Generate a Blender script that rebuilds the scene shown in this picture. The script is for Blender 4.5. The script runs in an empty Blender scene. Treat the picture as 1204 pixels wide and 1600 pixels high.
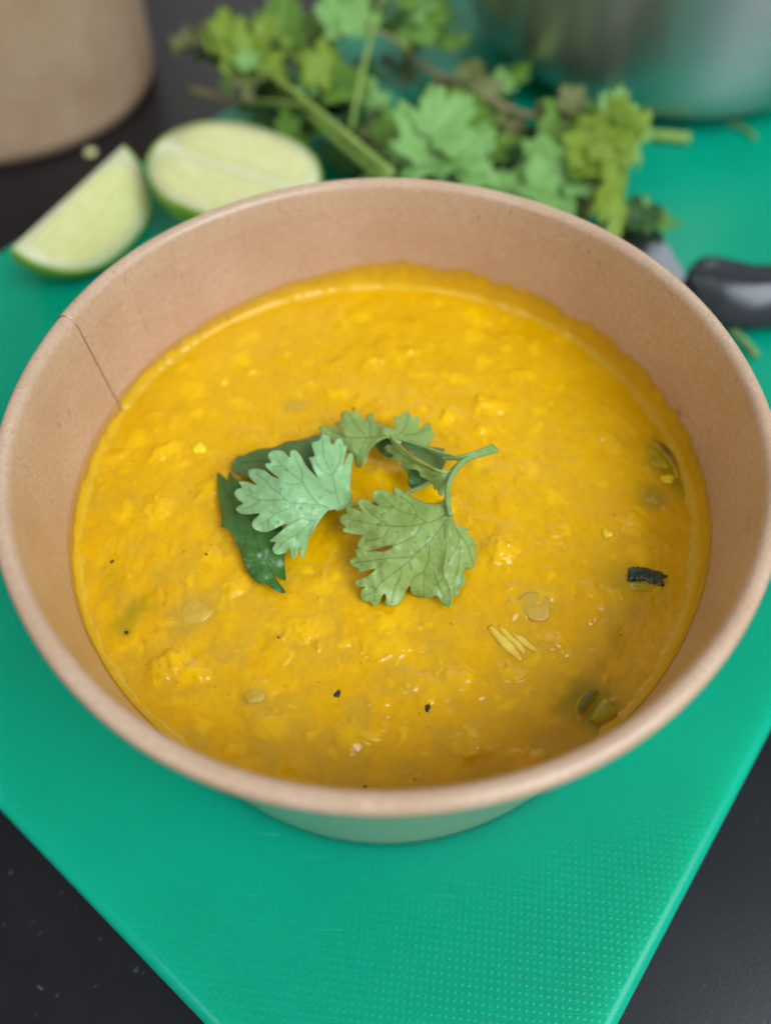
import bpy, bmesh, math, random
import numpy as np
from mathutils import Vector, Matrix
from mathutils.geometry import delaunay_2d_cdt

random.seed(7)
RNG = np.random.default_rng(11)
S = bpy.context.scene
COL = S.collection
R = math.radians

# ------------------------------------------------------------------ camera, world, lamps, exposure
F_PX, PITCH, ROLL, CAM_H = 1207.45, 1.00035, -0.00444, 0.193955
_cp, _sp = math.cos(PITCH), math.sin(PITCH)
FW = np.array([0, _cp, -_sp]); _rt = np.array([1.0, 0, 0]); _up = np.array([0, _sp, _cp])
_c, _s = math.cos(ROLL), math.sin(ROLL)
RT = _c * _rt + _s * _up; UP = -_s * _rt + _c * _up
CAM = np.array([0, 0, CAM_H])

cd = bpy.data.cameras.new('camera'); cam = bpy.data.objects.new('camera', cd); COL.objects.link(cam)
cam.matrix_world = Matrix(((RT[0], UP[0], -FW[0], 0), (RT[1], UP[1], -FW[1], 0), (RT[2], UP[2], -FW[2], CAM_H), (0, 0, 0, 1)))
cd.sensor_fit = 'VERTICAL'; cd.sensor_height = 36.0; cd.lens = 36.0 * F_PX / 1600
cd.clip_start = 0.005; cd.clip_end = 50
cd.dof.use_dof = True; cd.dof.focus_distance = 0.155; cd.dof.aperture_fstop = 5.7
S.camera = cam

w = bpy.data.worlds.new('World'); S.world = w; w.use_nodes = True
w.node_tree.nodes['Background'].inputs[0].default_value = (1.0, 0.975, 0.94, 1)
w.node_tree.nodes['Background'].inputs[1].default_value = 0.34


def area(name, loc, aim, size, power, color):
    l = bpy.data.lights.new(name, 'AREA'); l.shape = 'RECTANGLE'; l.size, l.size_y = size
    l.energy = power; l.color = color
    o = bpy.data.objects.new(name, l); COL.objects.link(o); o.location = loc
    o.rotation_euler = (Vector(aim) - Vector(loc)).to_track_quat('-Z', 'Y').to_euler()


area('window_light', (0.72, -0.50, 1.05), (0.0, 0.12, 0.03), (0.9, 0.9), 23.5, (0.80, 0.905, 1.0))
area('side_window_light', (-0.62, -0.62, 1.10), (0.0, 0.12, 0.03), (0.35, 0.55), 3.2, (0.90, 0.95, 1.0))
area('far_window_light', (0.25, 1.75, 1.15), (0.0, 0.15, 0.03), (1.6, 0.9), 4.0, (1.0, 0.97, 0.93))

S.view_settings.view_transform = 'Standard'; S.view_settings.look = 'None'
S.view_settings.exposure = 0.0; S.view_settings.gamma = 1.0
S.cycles.use_denoising = True
S.cycles.max_bounces = 10


# ------------------------------------------------------------------ geometry helpers
def ray(px, py, z):
    """point of the place seen at photo pixel (px,py) on the level z"""
    d = FW + (np.asarray(px, float)[..., None] - 602) / F_PX * RT - (np.asarray(py, float)[..., None] - 800) / F_PX * UP
    t = (np.asarray(z, float)[..., None] - CAM_H) / d[..., 2:3]
    return CAM + t * d


def P(px, py, z=0.0):
    return Vector(ray(px, py, z))


def tag(o, label=None, cat=None, group=None, kind=None):
    if label: o['label'] = label
    if cat: o['category'] = cat
    if group: o['group'] = group
    if kind: o['kind'] = kind
    return o


def link(name, me, mat=None, parent=None):
    me.name = name
    o = bpy.data.objects.new(name, me); COL.objects.link(o)
    if mat is not None and len(me.materials) == 0: me.materials.append(mat)
    if parent is not None: o.parent = parent
    return o


def empty(name, loc, label, cat, group=None):
    o = bpy.data.objects.new(name, None); COL.objects.link(o); o.location = loc
    o.empty_display_size = 0.01
    return tag(o, label, cat, group)


def mesh(verts, faces, smooth=True):
    me = bpy.data.meshes.new('m'); me.from_pydata([tuple(v) for v in verts], [], [tuple(int(i) for i in f) for f in faces])
    me.update()
    if smooth: me.polygons.foreach_set('use_smooth', [True] * len(me.polygons))
    return me


def recalc(me):
    b = bmesh.new(); b.from_mesh(me); bmesh.ops.recalc_face_normals(b, faces=b.faces[:]); b.to_mesh(me); b.free(); return me


def attr(me, name, values):
    a = me.attributes.new(name, 'FLOAT', 'POINT'); a.data.foreach_set('value', np.asarray(values, np.float32))


def grid_faces(nu, nv, wrap_u=False, off=0):
    f = []
    for i in range(nu if wrap_u else nu - 1):
        a = i; b = (i + 1) % nu
        for j in range(nv - 1):
            f.append((off + a * nv + j, off + b * nv + j, off + b * nv + j + 1, off + a * nv + j + 1))
    return f


def lathe(profile, n=192, center=(0, 0), dr=None):
    """closed or open profile [(r,z)] turned round the z axis; dr(theta, k) shifts the radius"""
    v = []
    for i in range(n):
        t = 2 * math.pi * i / n
        for k, (r, z) in enumerate(profile):
            rr = r + (dr(t, k) if dr else 0)
            v.append((center[0] + rr * math.cos(t), center[1] + rr * math.sin(t), z))
    return mesh(v, grid_faces(n, len(profile), True))


def tube(pts, rad, n=8, caps=True):
    pts = [Vector(p) for p in pts]; v = []; f = []
    if not hasattr(rad, '__len__'): rad = [rad] * len(pts)
    last = None
    for i, p in enumerate(pts):
        t = (pts[min(i + 1, len(pts) - 1)] - pts[max(i - 1, 0)]).normalized()
        a = t.orthogonal().normalized() if last is None else (last - t * last.dot(t)).normalized()
        last = a; b = t.cross(a)
        for k in range(n):
            q = 2 * math.pi * k / n
            v.append(p + (a * math.cos(q) + b * math.sin(q)) * rad[i])
    for i in range(len(pts) - 1):
        for k in range(n):
            k2 = (k + 1) % n
            f.append((i * n + k, i * n + k2, (i + 1) * n + k2, (i + 1) * n + k))
    if caps:
        f.append(tuple(range(n))[::-1]); f.append(tuple((len(pts) - 1) * n + k for k in range(n)))
    return mesh(v, f)


def smooth_path(pts, m=8):
    """Catmull-Rom through the points"""
    p = np.asarray(pts, float); p = np.vstack([2 * p[0] - p[1], p, 2 * p[-1] - p[-2]]); out = []
    for i in range(1, len(p) - 2):
        for k in range(m):
            t = k / m
            out.append(0.5 * (2 * p[i] + (p[i + 1] - p[i - 1]) * t + (2 * p[i - 1] - 5 * p[i] + 4 * p[i + 1] - p[i + 2]) * t * t
                              + (-p[i - 1] + 3 * p[i] - 3 * p[i + 1] + p[i + 2]) * t ** 3))
    out.append(p[-2]); return np.array(out)


def join(meshes):
    b = bmesh.new()
    for m in meshes: b.from_mesh(m)
    me = bpy.data.meshes.new('m'); b.to_mesh(me); b.free()
    me.polygons.foreach_set('use_smooth', [True] * len(me.polygons)); return me


# value noise for relief
def vnoise(x, y, seed):
    xi = np.floor(x).astype(np.int64); yi = np.floor(y).astype(np.int64); fx = x - xi; fy = y - yi
    fx = fx * fx * fx * (fx * (6 * fx - 15) + 10); fy = fy * fy * fy * (fy * (6 * fy - 15) + 10)

    def h(a, b):
        n = (a * 374761393 + b * 668265263 + seed * 974634777) & 0x7fffffff
        n = ((n ^ (n >> 13)) * 1274126177) & 0x7fffffff
        return ((n ^ (n >> 16)) & 0xffff) / 32767.5 - 1
    return (h(xi, yi) * (1 - fx) + h(xi + 1, yi) * fx) * (1 - fy) + (h(xi, yi + 1) * (1 - fx) + h(xi + 1, yi + 1) * fx) * fy


def fbm(x, y, seed, octv=4):
    s = 0; a = 1
    for k in range(octv):
        c, sn = math.cos(k * 1.3), math.sin(k * 1.3)
        s = s + a * vnoise((x * c - y * sn) * 2 ** k, (x * sn + y * c) * 2 ** k, seed + k * 17); a *= 0.5
    return s


def sstep(a, b, x):
    t = np.clip((x - a) / (b - a), 0, 1); return t * t * (3 - 2 * t)


# ------------------------------------------------------------------ materials
class NT:
    def __init__(s, name):
        s.m = bpy.data.materials.new(name); s.m.use_nodes = True; s.t = s.m.node_tree
        s.b = s.t.nodes['Principled BSDF']; s._tc = None

    def n(s, typ, ins=None, **kw):
        o = s.t.nodes.new(typ)
        for k, v in kw.items(): setattr(o, k, v)
        for k, v in (ins or {}).items(): s.set(o.inputs[k], v)
        return o

    def set(s, sock, v):
        if isinstance(v, bpy.types.NodeSocket): s.t.links.new(v, sock)
        elif isinstance(v, (tuple, list)) and len(v) == 3 and sock.type == 'RGBA': sock.default_value = (*v, 1)
        else: sock.default_value = v

    def P(s, **kw):
        for k, v in kw.items(): s.set(s.b.inputs[k.replace('_', ' ')], v)
        return s

    @property
    def obj(s):
        if s._tc is None: s._tc = s.n('ShaderNodeTexCoord')
        return s._tc.outputs['Object']

    def noise(s, scale, detail=3, rough=0.5, vec=None, dist=0.0):
        return s.n('ShaderNodeTexNoise', {'Scale': scale, 'Detail': detail, 'Roughness': rough, 'Distortion': dist, 'Vector': vec or s.obj}).outputs[0]

    def ramp(s, fac, stops):
        r = s.n('ShaderNodeValToRGB', {'Fac': fac}); e = r.color_ramp.elements
        while len(e) < len(stops): e.new(0.5)
        for q, (p, c) in zip(e, stops):
            q.position = p; q.color = (*c, 1) if isinstance(c, (tuple, list)) else (c, c, c, 1)
        return r.outputs[0]

    def mix(s, fac, a, b, mode='MIX'):
        o = s.n('ShaderNodeMix', data_type='RGBA', blend_type=mode)
        s.set(o.inputs[0], fac); s.set(o.inputs[6], a); s.set(o.inputs[7], b); return o.outputs[2]

    def math(s, op, a, b=0.0, c=None):
        o = s.n('ShaderNodeMath', operation=op); s.set(o.inputs[0], a); s.set(o.inputs[1], b)
        if c is not None: s.set(o.inputs[2], c)
        return o.outputs[0]

    def attr(s, name): return s.n('ShaderNodeAttribute', attribute_name=name).outputs['Fac']

    def scale(s, v): return s.n('ShaderNodeMapping', {'Scale': v, 'Vector': s.obj}).outputs[0]

    def bump(s, h, strength, dist, normal=None):
        ins = {'Height': h, 'Strength': strength, 'Distance': dist}
        if normal is not None: ins['Normal'] = normal
        return s.n('ShaderNodeBump', ins).outputs[0]


def kraft(name, light, dark, rough, coat=0.0, spec=0.35):
    k = NT(name)
    big = k.noise(55, 3); fine = k.noise(1100, 4, 0.65)
    c = k.mix(k.ramp(big, [(0.3, 0.0), (0.7, 1.0)]), dark, light)
    c = k.mix(k.ramp(fine, [(0.30, 0.8), (0.62, 0.0)]), c, tuple(x * 0.86 for x in dark))
    fib = k.noise(260, 5, 0.6, k.scale((1, 1, 3.5)), 1.5)
    c = k.mix(k.ramp(fib, [(0.60, 0.0), (0.72, 0.55)]), c, tuple(min(1, x * 1.22) for x in light))
    c = k.mix(k.ramp(k.noise(420, 2, 0.5, k.scale((1, 1, 0.35)), 2.0), [(0.68, 0.0), (0.74, 0.5)]), c, (0.22, 0.12, 0.055))
    k.P(Base_Color=c, Roughness=rough, Specular_IOR_Level=spec, Coat_Weight=coat, Coat_Roughness=0.2)
    h = k.math('ADD', k.math('MULTIPLY', fine, 0.5), k.math('MULTIPLY', k.noise(240, 3), 1.0))
    k.P(Normal=k.bump(h, 0.18, 0.0003)); return k.m


M = {}
M['kraft'] = kraft('kraft_board', (0.61, 0.405, 0.285), (0.525, 0.325, 0.212), 0.42, 0.5)
M['kraft_rim'] = kraft('kraft_rim', (0.615, 0.43, 0.30), (0.53, 0.35, 0.225), 0.34, 0.2)
M['kraft_out'] = kraft('kraft_laminated', (0.50, 0.345, 0.235), (0.43, 0.28, 0.175), 0.30, 1.0, 0.5)
M['cut_edge_shade'] = kraft('cut_paper_edge_shade', (0.28, 0.18, 0.115), (0.22, 0.14, 0.085), 0.6)
M['kraft_far'] = kraft('kraft_dark', (0.58, 0.40, 0.275), (0.48, 0.30, 0.175), 0.38, 0.25)


def board_mat():
    k = NT('green_plastic')
    uv = k.n('ShaderNodeMapping', {'Vector': k.obj, 'Rotation': (0, 0, R(7))}).outputs[0]
    sx = k.n('ShaderNodeSeparateXYZ', {0: uv})
    fr = 2 * math.pi / 0.00152
    cx = k.math('COSINE', k.math('MULTIPLY', sx.outputs[0], fr)); cy = k.math('COSINE', k.math('MULTIPLY', sx.outputs[1], fr))
    dim = k.math('MULTIPLY', k.math('ADD', cx, 1.0), k.math('ADD', cy, 1.0))
    dim = k.math('POWER', k.math('MULTIPLY', dim, 0.25), 2.0)
    geo = k.n('ShaderNodeNewGeometry'); upz = k.n('ShaderNodeSeparateXYZ', {0: geo.outputs['True Normal']}).outputs[2]
    top = k.math('GREATER_THAN', upz, 0.998)
    scr = k.ramp(k.noise(30, 4, 0.6, k.n('ShaderNodeMapping', {'Vector': k.obj, 'Rotation': (0, 0, R(25)), 'Scale': (1, 22, 1)}).outputs[0], 0.3), [(0.66, 0.0), (0.75, 1.0)])
    c = k.mix(k.ramp(k.noise(14, 3), [(0.35, 0.0), (0.7, 1.0)]), (0.0, 0.335, 0.195), (0.0, 0.375, 0.222))
    c = k.mix(k.math('MULTIPLY', scr, 0.18), c, (0.10, 0.55, 0.40))
    k.P(Base_Color=c, Roughness=k.math('ADD', 0.24, k.math('MULTIPLY', scr, 0.15)), Specular_IOR_Level=0.19, Subsurface_Weight=1.0,
        Subsurface_Radius=(0.003, 0.030, 0.021), Subsurface_Scale=1.0)
    k.P(Normal=k.bump(k.math('MULTIPLY', k.math('MULTIPLY', dim, top), 1.0), 0.5, 0.00017)); return k.m


M['board'] = board_mat()


def counter_mat():
    k = NT('black_worktop')
    c = k.mix(k.ramp(k.noise(40, 4), [(0.35, 0.0), (0.7, 1.0)]), (0.004, 0.005, 0.0075), (0.007, 0.0085, 0.012))
    dust = k.ramp(k.noise(620, 2, 0.4, None, 0.6), [(0.74, 0.0), (0.78, 1.0)])
    c = k.mix(k.math('MULTIPLY', dust, 0.6), c, (0.10, 0.11, 0.12))
    k.P(Base_Color=c, Roughness=k.math('ADD', 0.24, k.math('MULTIPLY', k.noise(25, 4), 0.14)), Specular_IOR_Level=0.34)
    k.P(Normal=k.bump(k.noise(1500, 3), 0.12, 0.0002)); return k.m


M['counter'] = counter_mat()


def soup_mat(name, film=False):
    k = NT(name)
    mot = k.noise(130, 5, 0.6, None, 0.6)
    c = k.mix(k.ramp(mot, [(0.35, 0.0), (0.65, 1.0)]), (0.73, 0.395, 0.0), (0.79, 0.44, 0.0))
    c = k.mix(k.ramp(k.noise(420, 5, 0.7, None, 0.8), [(0.30, 0.45), (0.50, 0.0)]), c, (0.64, 0.31, 0.0))
    c = k.mix(k.ramp(k.noise(260, 5, 0.7, k.scale((1, 1.4, 1)), 1.2), [(0.54, 0.0), (0.74, 0.4)]), c, (0.80, 0.47, 0.03))
    if not film:
        c = k.mix(k.attr('chunk'), c, (0.86, 0.50, 0.0))
        c = k.mix(k.math('MULTIPLY', k.attr('milky_shade'), 0.9), c, (0.62, 0.36, 0.018))
        c = k.mix(k.attr('green'), c, (0.22, 0.20, 0.002))
        c = k.mix(k.attr('onion'), c, (0.40, 0.25, 0.045))
        c = k.mix(k.ramp(k.noise(700, 2, 0.5), [(0.72, 0.0), (0.77, 0.75)]), c, (0.30, 0.13, 0.004))
    else:
        c = k.mix(0.45, c, (0.60, 0.38, 0.03))
    k.P(Base_Color=c, Roughness=0.09 if not film else 0.14, Specular_IOR_Level=0.34, Subsurface_Weight=0.0 if film else 0.3,
        Subsurface_Radius=(0.004, 0.002, 0.0003), Subsurface_Scale=0.6)
    f1 = k.noise(420, 4, 0.62); f2 = k.noise(1300, 3, 0.6)
    patch = k.ramp(k.noise(75, 3, 0.5), [(0.46, 0.3), (0.66, 5.5)])
    h = k.math('ADD', f1, k.math('MULTIPLY', k.math('MULTIPLY', f2, patch), 0.40))
    k.P(Normal=k.bump(h, 0.30, 0.00030))
    if film:
        out = k.t.nodes['Material Output']
        tr = k.n('ShaderNodeBsdfTransparent')
        a = k.ramp(k.math('ADD', k.attr('thin'), k.math('MULTIPLY', k.math('SUBTRACT', k.noise(300, 3), 0.5), 0.6)), [(0.35, 1.0), (1.15, 0.35)])
        mx = k.n('ShaderNodeMixShader', {0: a, 1: tr.outputs[0], 2: k.b.outputs[0]})
        k.t.links.new(mx.outputs[0], out.inputs[0])
    return k.m


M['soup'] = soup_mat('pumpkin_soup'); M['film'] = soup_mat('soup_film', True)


def simple(name, c1, c2, rough, scale=300, sss=0.0, rad=(0.002, 0.002, 0.001), bump=0.2, bd=0.0002, spec=0.5, metal=0.0, bscale=None, coat=0.0):
    k = NT(name)
    c = k.mix(k.ramp(k.noise(scale, 4, 0.6), [(0.35, 0.0), (0.65, 1.0)]), c1, c2)
    if coat:  # a film of soup clings to the sunken part
        c = k.mix(k.math('MULTIPLY', k.ramp(k.math('ADD', k.attr('coat'), k.math('MULTIPLY', k.math('SUBTRACT', k.noise(500, 4, 0.6), 0.5), 0.7)), [(0.1, 0.0), (0.95, 1.0)]), coat), c, (0.74, 0.39, 0.0))
    k.P(Base_Color=c, Roughness=rough, Specular_IOR_Level=spec, Metallic=metal, Subsurface_Weight=sss, Subsurface_Radius=rad, Subsurface_Scale=1.0)
    k.P(Normal=k.bump(k.noise(bscale or scale * 2.5, 3), bump, bd)); return k.m


def leaf_mat(name, c1, c2, vein, rough=0.45, trans=0.25, spec=0.45):
    k = NT(name)
    c = k.mix(k.ramp(k.noise(170, 4, 0.6), [(0.35, 0.0), (0.65, 1.0)]), c1, c2)
    c = k.mix(k.ramp(k.noise(1300, 3, 0.6), [(0.4, 0.12), (0.6, 0.0)]), c, tuple(x * 0.7 for x in c1))
    c = k.mix(k.attr('vein'), c, vein)
    k.P(Base_Color=c, Roughness=rough, Specular_IOR_Level=spec)
    k.P(Normal=k.bump(k.math('SUBTRACT', k.noise(900, 3, 0.6), k.math('MULTIPLY', k.attr('vein'), 0.8)), 0.22, 0.00020))
    out = k.t.nodes['Material Output']
    tl = k.n('ShaderNodeBsdfTranslucent', {'Color': c})
    mx = k.n('ShaderNodeMixShader', {0: trans, 1: k.b.outputs[0], 2: tl.outputs[0]}); k.t.links.new(mx.outputs[0], out.inputs[0])
    return k.m


M['leaf_pale'] = leaf_mat('leaf_underside', (0.30, 0.56, 0.24), (0.38, 0.66, 0.33), (0.13, 0.32, 0.10), 0.36)
M['leaf_sage'] = leaf_mat('leaf_sage', (0.29, 0.43, 0.10), (0.37, 0.52, 0.16), (0.12, 0.22, 0.04), 0.36)
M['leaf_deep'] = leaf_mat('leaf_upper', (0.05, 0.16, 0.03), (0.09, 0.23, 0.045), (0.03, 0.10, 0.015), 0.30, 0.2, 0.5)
M['leaf_olive'] = leaf_mat('leaf_olive', (0.11, 0.20, 0.055), (0.16, 0.27, 0.085), (0.05, 0.11, 0.02), 0.45)
M['herb_bright'] = leaf_mat('herb_bright', (0.27, 0.42, 0.03), (0.35, 0.50, 0.06), (0.2, 0.3, 0.05), 0.5, 0.35)
M['herb_green'] = leaf_mat('herb_green', (0.14, 0.31, 0.03), (0.22, 0.40, 0.05), (0.1, 0.2, 0.04), 0.45, 0.3)
M['herb_mint'] = leaf_mat('herb_mint', (0.23, 0.48, 0.11), (0.31, 0.57, 0.17), (0.15, 0.3, 0.08), 0.5, 0.25)
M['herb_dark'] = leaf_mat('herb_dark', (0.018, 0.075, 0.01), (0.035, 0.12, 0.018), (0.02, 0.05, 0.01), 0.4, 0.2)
M['herb_olive'] = leaf_mat('herb_olive', (0.19, 0.22, 0.06), (0.26, 0.29, 0.10), (0.1, 0.12, 0.04), 0.5, 0.25)
M['stem'] = simple('stem_green', (0.20, 0.33, 0.045), (0.30, 0.44, 0.09), 0.4, 200)
M['stem_fresh'] = simple('stem_sage', (0.17, 0.30, 0.08), (0.25, 0.40, 0.14), 0.4, 300)
M['stem_tan'] = simple('stem_tan', (0.25, 0.22, 0.08), (0.36, 0.31, 0.15), 0.5, 200)
M['rind'] = simple('lime_rind', (0.20, 0.36, 0.02), (0.30, 0.46, 0.035), 0.32, 90, 0.15, (0.001, 0.002, 0.0005), 0.5, 0.0004, 0.5, 0.0, 900)
M['pith'] = simple('lime_pith', (0.66, 0.68, 0.36), (0.74, 0.74, 0.48), 0.5, 200, 0.3)
M['pepper'] = simple('pepper', (0.012, 0.010, 0.008), (0.03, 0.024, 0.018), 0.5, 800)
M['corn'] = simple('yellow_bit', (0.88, 0.62, 0.01), (0.92, 0.70, 0.03), 0.25, 300, 0.3, coat=1.0)
M['skin'] = simple('courgette_skin', (0.008, 0.020, 0.012), (0.02, 0.045, 0.022), 0.16, 500, 0.0, (0.001,) * 3, 0.8, 0.0004, 0.6, 0.0, 900, coat=0.75)
M['courgette'] = simple('courgette_flesh', (0.36, 0.29, 0.004), (0.46, 0.38, 0.01), 0.3, 300, 0.4, (0.002, 0.002, 0.0005), coat=1.0)
M['shade_skin'] = simple('soft_green_skin', (0.10, 0.10, 0.003), (0.20, 0.17, 0.004), 0.35, 300, coat=1.0)
M['onion'] = simple('onion', (0.58, 0.36, 0.03), (0.64, 0.40, 0.045), 0.42, 300, 0.4, (0.003, 0.002, 0.001), 0.5, 0.0004, coat=1.0)
M['shred'] = simple('shred', (0.80, 0.58, 0.06), (0.86, 0.66, 0.13), 0.12, 400, 0.3, (0.002, 0.0015, 0.0005), 0.7, 0.0003, coat=1.0)


def flesh_mat():
    k = NT('lime_flesh')
    v = k.n('ShaderNodeTexVoronoi', {'Vector': k.scale((1.0, 3.0, 1.0)), 'Scale': 170}); d = v.outputs[0]
    c = k.mix(k.ramp(d, [(0.0, 0.0), (0.8, 1.0)]), (0.60, 0.60, 0.22), (0.72, 0.70, 0.36))
    c = k.mix(k.ramp(k.noise(60, 3), [(0.35, 0.0), (0.7, 0.6)]), c, (0.66, 0.66, 0.26))
    k.P(Base_Color=c, Roughness=0.17, Subsurface_Weight=0.5, Subsurface_Radius=(0.005, 0.005, 0.002), Subsurface_Scale=1.0)
    k.P(Normal=k.bump(d, 0.5, 0.0005)); return k.m


M['flesh'] = flesh_mat()


ANISO = 0.25


def steel_mat():
    k = NT('brushed_steel')
    n = k.noise(60, 4, 0.6, k.scale((1, 1, 60)))
    k.P(Base_Color=k.mix(n, (0.52, 0.52, 0.52), (0.60, 0.60, 0.60)), Metallic=1.0, Roughness=k.math('ADD', 0.24, k.math('MULTIPLY', n, 0.15)))
    k.P(Normal=k.bump(n, 0.10, 0.0003), Anisotropic=0.9, Anisotropic_Rotation=ANISO, Tangent=k.n('ShaderNodeTangent', direction_type='RADIAL', axis='Z').outputs[0]); return k.m


M['steel'] = steel_mat()
M['blade'] = simple('blade_steel', (0.30, 0.31, 0.34), (0.36, 0.37, 0.40), 0.38, 40, 0, (0.001,) * 3, 0.05, 0.0001, 0.5, 1.0)
M['handle'] = simple('black_plastic', (0.020, 0.023, 0.028), (0.030, 0.034, 0.040), 0.22, 200, 0, (0.001,) * 3, 0.15, 0.0002, 0.5, 0.0, 1800)
k = NT('water'); k.P(Base_Color=(0, 0, 0), Roughness=0.03, IOR=1.33)
_m = k.n('ShaderNodeMixShader', {0: k.n('ShaderNodeFresnel', {'IOR': 1.33}).outputs[0], 1: k.n('ShaderNodeBsdfTransparent').outputs[0], 2: k.n('ShaderNodeBsdfGlossy', {'Roughness': 0.03}).outputs[0]})
k.t.links.new(_m.outputs[0], k.t.nodes['Material Output'].inputs[0]); M['water'] = k.m

# ------------------------------------------------------------------ worktop and board
TH = 0.012
AL = -0.66981
N1 = np.array([math.cos(AL), math.sin(AL)]); N2 = np.array([-math.sin(AL), math.cos(AL)])
b = bmesh.new()
vs = [b.verts.new((x, y, -TH)) for x, y in ((-2.5, -1.2), (2.5, -1.2), (2.5, 2.2), (-2.5, 2.2))]
b.faces.new(vs); me = bpy.data.meshes.new('m'); b.to_mesh(me); b.free()
tag(link('worktop', me, M['counter']), 'matt black kitchen worktop with tiny dust specks under the green board', None, None, 'structure')


def rounded_board(d1a, d1b, d2a, d2b, rc, re, th):
    loops = []
    prof = [(0.0, -th + re)] if False else []
    for k in range(7):
        a = -math.pi / 2 + k / 6 * math.pi / 2; prof.append((re * (1 - math.cos(a)), -th + re + re * math.sin(a)))
    for k in range(7):
        a = k / 6 * math.pi / 2; prof.append((re * (1 - math.cos(a)), -re + re * math.sin(a)))
    v = []; nper = 0
    for ins, z in prof:
        ring = []
        for (c1, c2, a0) in ((d1b - rc, d2b - rc, 0), (d1a + rc, d2b - rc, 90), (d1a + rc, d2a + rc, 180), (d1b - rc, d2a + rc, 270)):
            for q in range(9):
                a = R(a0 + q * 90 / 8); r = rc - ins
                p = N1 * (c1 + r * math.cos(a)) + N2 * (c2 + r * math.sin(a)); ring.append((p[0], p[1], z))
        nper = len(ring); v += ring
    f = []
    m = len(prof)
    for i in range(m - 1):
        for q in range(nper):
            q2 = (q + 1) % nper; f.append((i * nper + q, i * nper + q2, (i + 1) * nper + q2, (i + 1) * nper + q))
    f.append(tuple(range(nper))[::-1]); f.append(tuple((m - 1) * nper + q for q in range(nper)))
    me = mesh(v, f); me.polygons[len(f) - 1].use_smooth = False; me.polygons[len(f) - 2].use_smooth = False
    return me


bm_ = rounded_board(-0.2670, 0.0400, -0.0262, 0.4300, 0.010, 0.0028, TH)
tag(link('cutting_board', bm_, M['board']), 'bright green plastic cutting board with a fine dimpled surface lying on the worktop', 'cutting board')

# ------------------------------------------------------------------ paper bowls
BX, BY = 0.00024, 0.09811
RI0, RI1, ZT, MR = 0.0652, 0.0713, 0.07663, 0.00183
SEAM = R(159.3)


def rin(z): return RI0 + (RI1 - RI0) * z / ZT


def step(t):  # the lap of the paper at the glued seam: the lower flap lies on top, with a hairline gap
    d = (t - SEAM + math.pi) % (2 * math.pi) - math.pi
    if d >= 0: return -0.00060 * math.exp(-(d / 0.32) ** 2)
    return 0.00075 * (1 + d / 0.008) if d > -0.008 else 0.0


def wobble(t, z): return 0.00018 * math.sin(3 * t + 1) + 0.00012 * math.sin(7 * t + z * 40)


def paper_bowl(cx, cy, z0, sc, label, mats, n=420, seam=True):
    root = empty('paper_bowl', (cx, cy, z0), label, 'bowl')

    angs = sorted(set([2 * math.pi * i / n for i in range(n)] + [SEAM - 0.008, SEAM - 0.004, SEAM - 0.0004, SEAM, SEAM + 0.0015, SEAM + 0.004])) if seam else [2 * math.pi * i / n for i in range(n)]

    def turn(profile, sfun):
        v = []
        for t in angs:
            for k, (r, z) in enumerate(profile):
                wob = wobble(t, z)
                rr = r + wob + sfun(t, k); v.append((rr * sc * math.cos(t), rr * sc * math.sin(t), z * sc))
        return recalc(mesh(v, grid_faces(len(angs), len(profile), True)))
    T = 0.00055
    prof = [(rin(z), z) for z in np.linspace(0.003, ZT, 16)]
    prof += [(rin(z) + T, z) for z in np.linspace(ZT, 0.0, 16)] + [(rin(0), 0.0), (rin(0.003), 0.003)]
    ns = 16
    me = turn(prof, lambda t, k: step(t) if (seam and k < ns) else 0)
    me.materials.append(mats[0]); me.materials.append(mats[2])   # the outside carries a smooth laminate
    npf = len(prof) - 1; me.polygons.foreach_set('material_index', [1 if 16 <= i % npf <= 31 else 0 for i in range(len(me.polygons))])
    link('wall', me, None, root)
    Rc = RI1 + MR
    rp = [(rin(ZT - d) - 0.00004, ZT - d) for d in (0.0045, 0.003, 0.0015)] + [(Rc + MR * math.cos(a), ZT + MR * math.sin(a)) for a in np.linspace(math.pi, -math.pi * 0.98, 25)]
    link('rim', turn(rp, lambda t, k: (step(t) * min(1.0, max(0.0, 1 - (k - 3) / 15))) if seam else 0), mats[1], root)
    if seam:
        pl = [((rin(z) + wobble(SEAM, z) - 0.00062) * math.cos(SEAM - 0.0012), (rin(z) + wobble(SEAM, z) - 0.00062) * math.sin(SEAM - 0.0012), z) for z in np.linspace(0.03, ZT, 14)]
        pl += [((Rc + (MR + 0.00002) * math.cos(a)) * math.cos(SEAM), (Rc + (MR + 0.00002) * math.cos(a)) * math.sin(SEAM), ZT + (MR + 0.00002) * math.sin(a)) for a in np.linspace(math.pi * 0.93, 0.1, 10)]
        link('seam', tube(pl, 0.00017, 8), M['cut_edge_shade'], root)  # dark strip: cut paper edge, with the shadow of the seam gap painted in
    bp = [(0.0004, 0.0032), (0.03, 0.0032), (rin(0.0035) - 0.0002, 0.0035), (rin(0.0035) - 0.0002, 0.0028), (0.03, 0.0026), (0.0004, 0.0026)]
    link('base', recalc(lathe([(r * sc, z * sc) for r, z in bp], 96)), mats[0], root)
    return root


paper_bowl(BX, BY, 0.0, 1.0, 'round brown kraft paper bowl full of yellow soup in the middle of the green board', (M['kraft'], M['kraft_rim'], M['kraft_out']))
paper_bowl(-0.184, 0.3845, -TH, 1.065, 'second brown kraft paper bowl cut off by the top left edge, on the black worktop', (M['kraft_far'], M['kraft_far'], M['kraft_far']), 160, False)

# ------------------------------------------------------------------ soup
ZS = 0.0484


def soup_xy(px, py): return ray(px, py, ZS + 0.0006)[:2]


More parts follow.
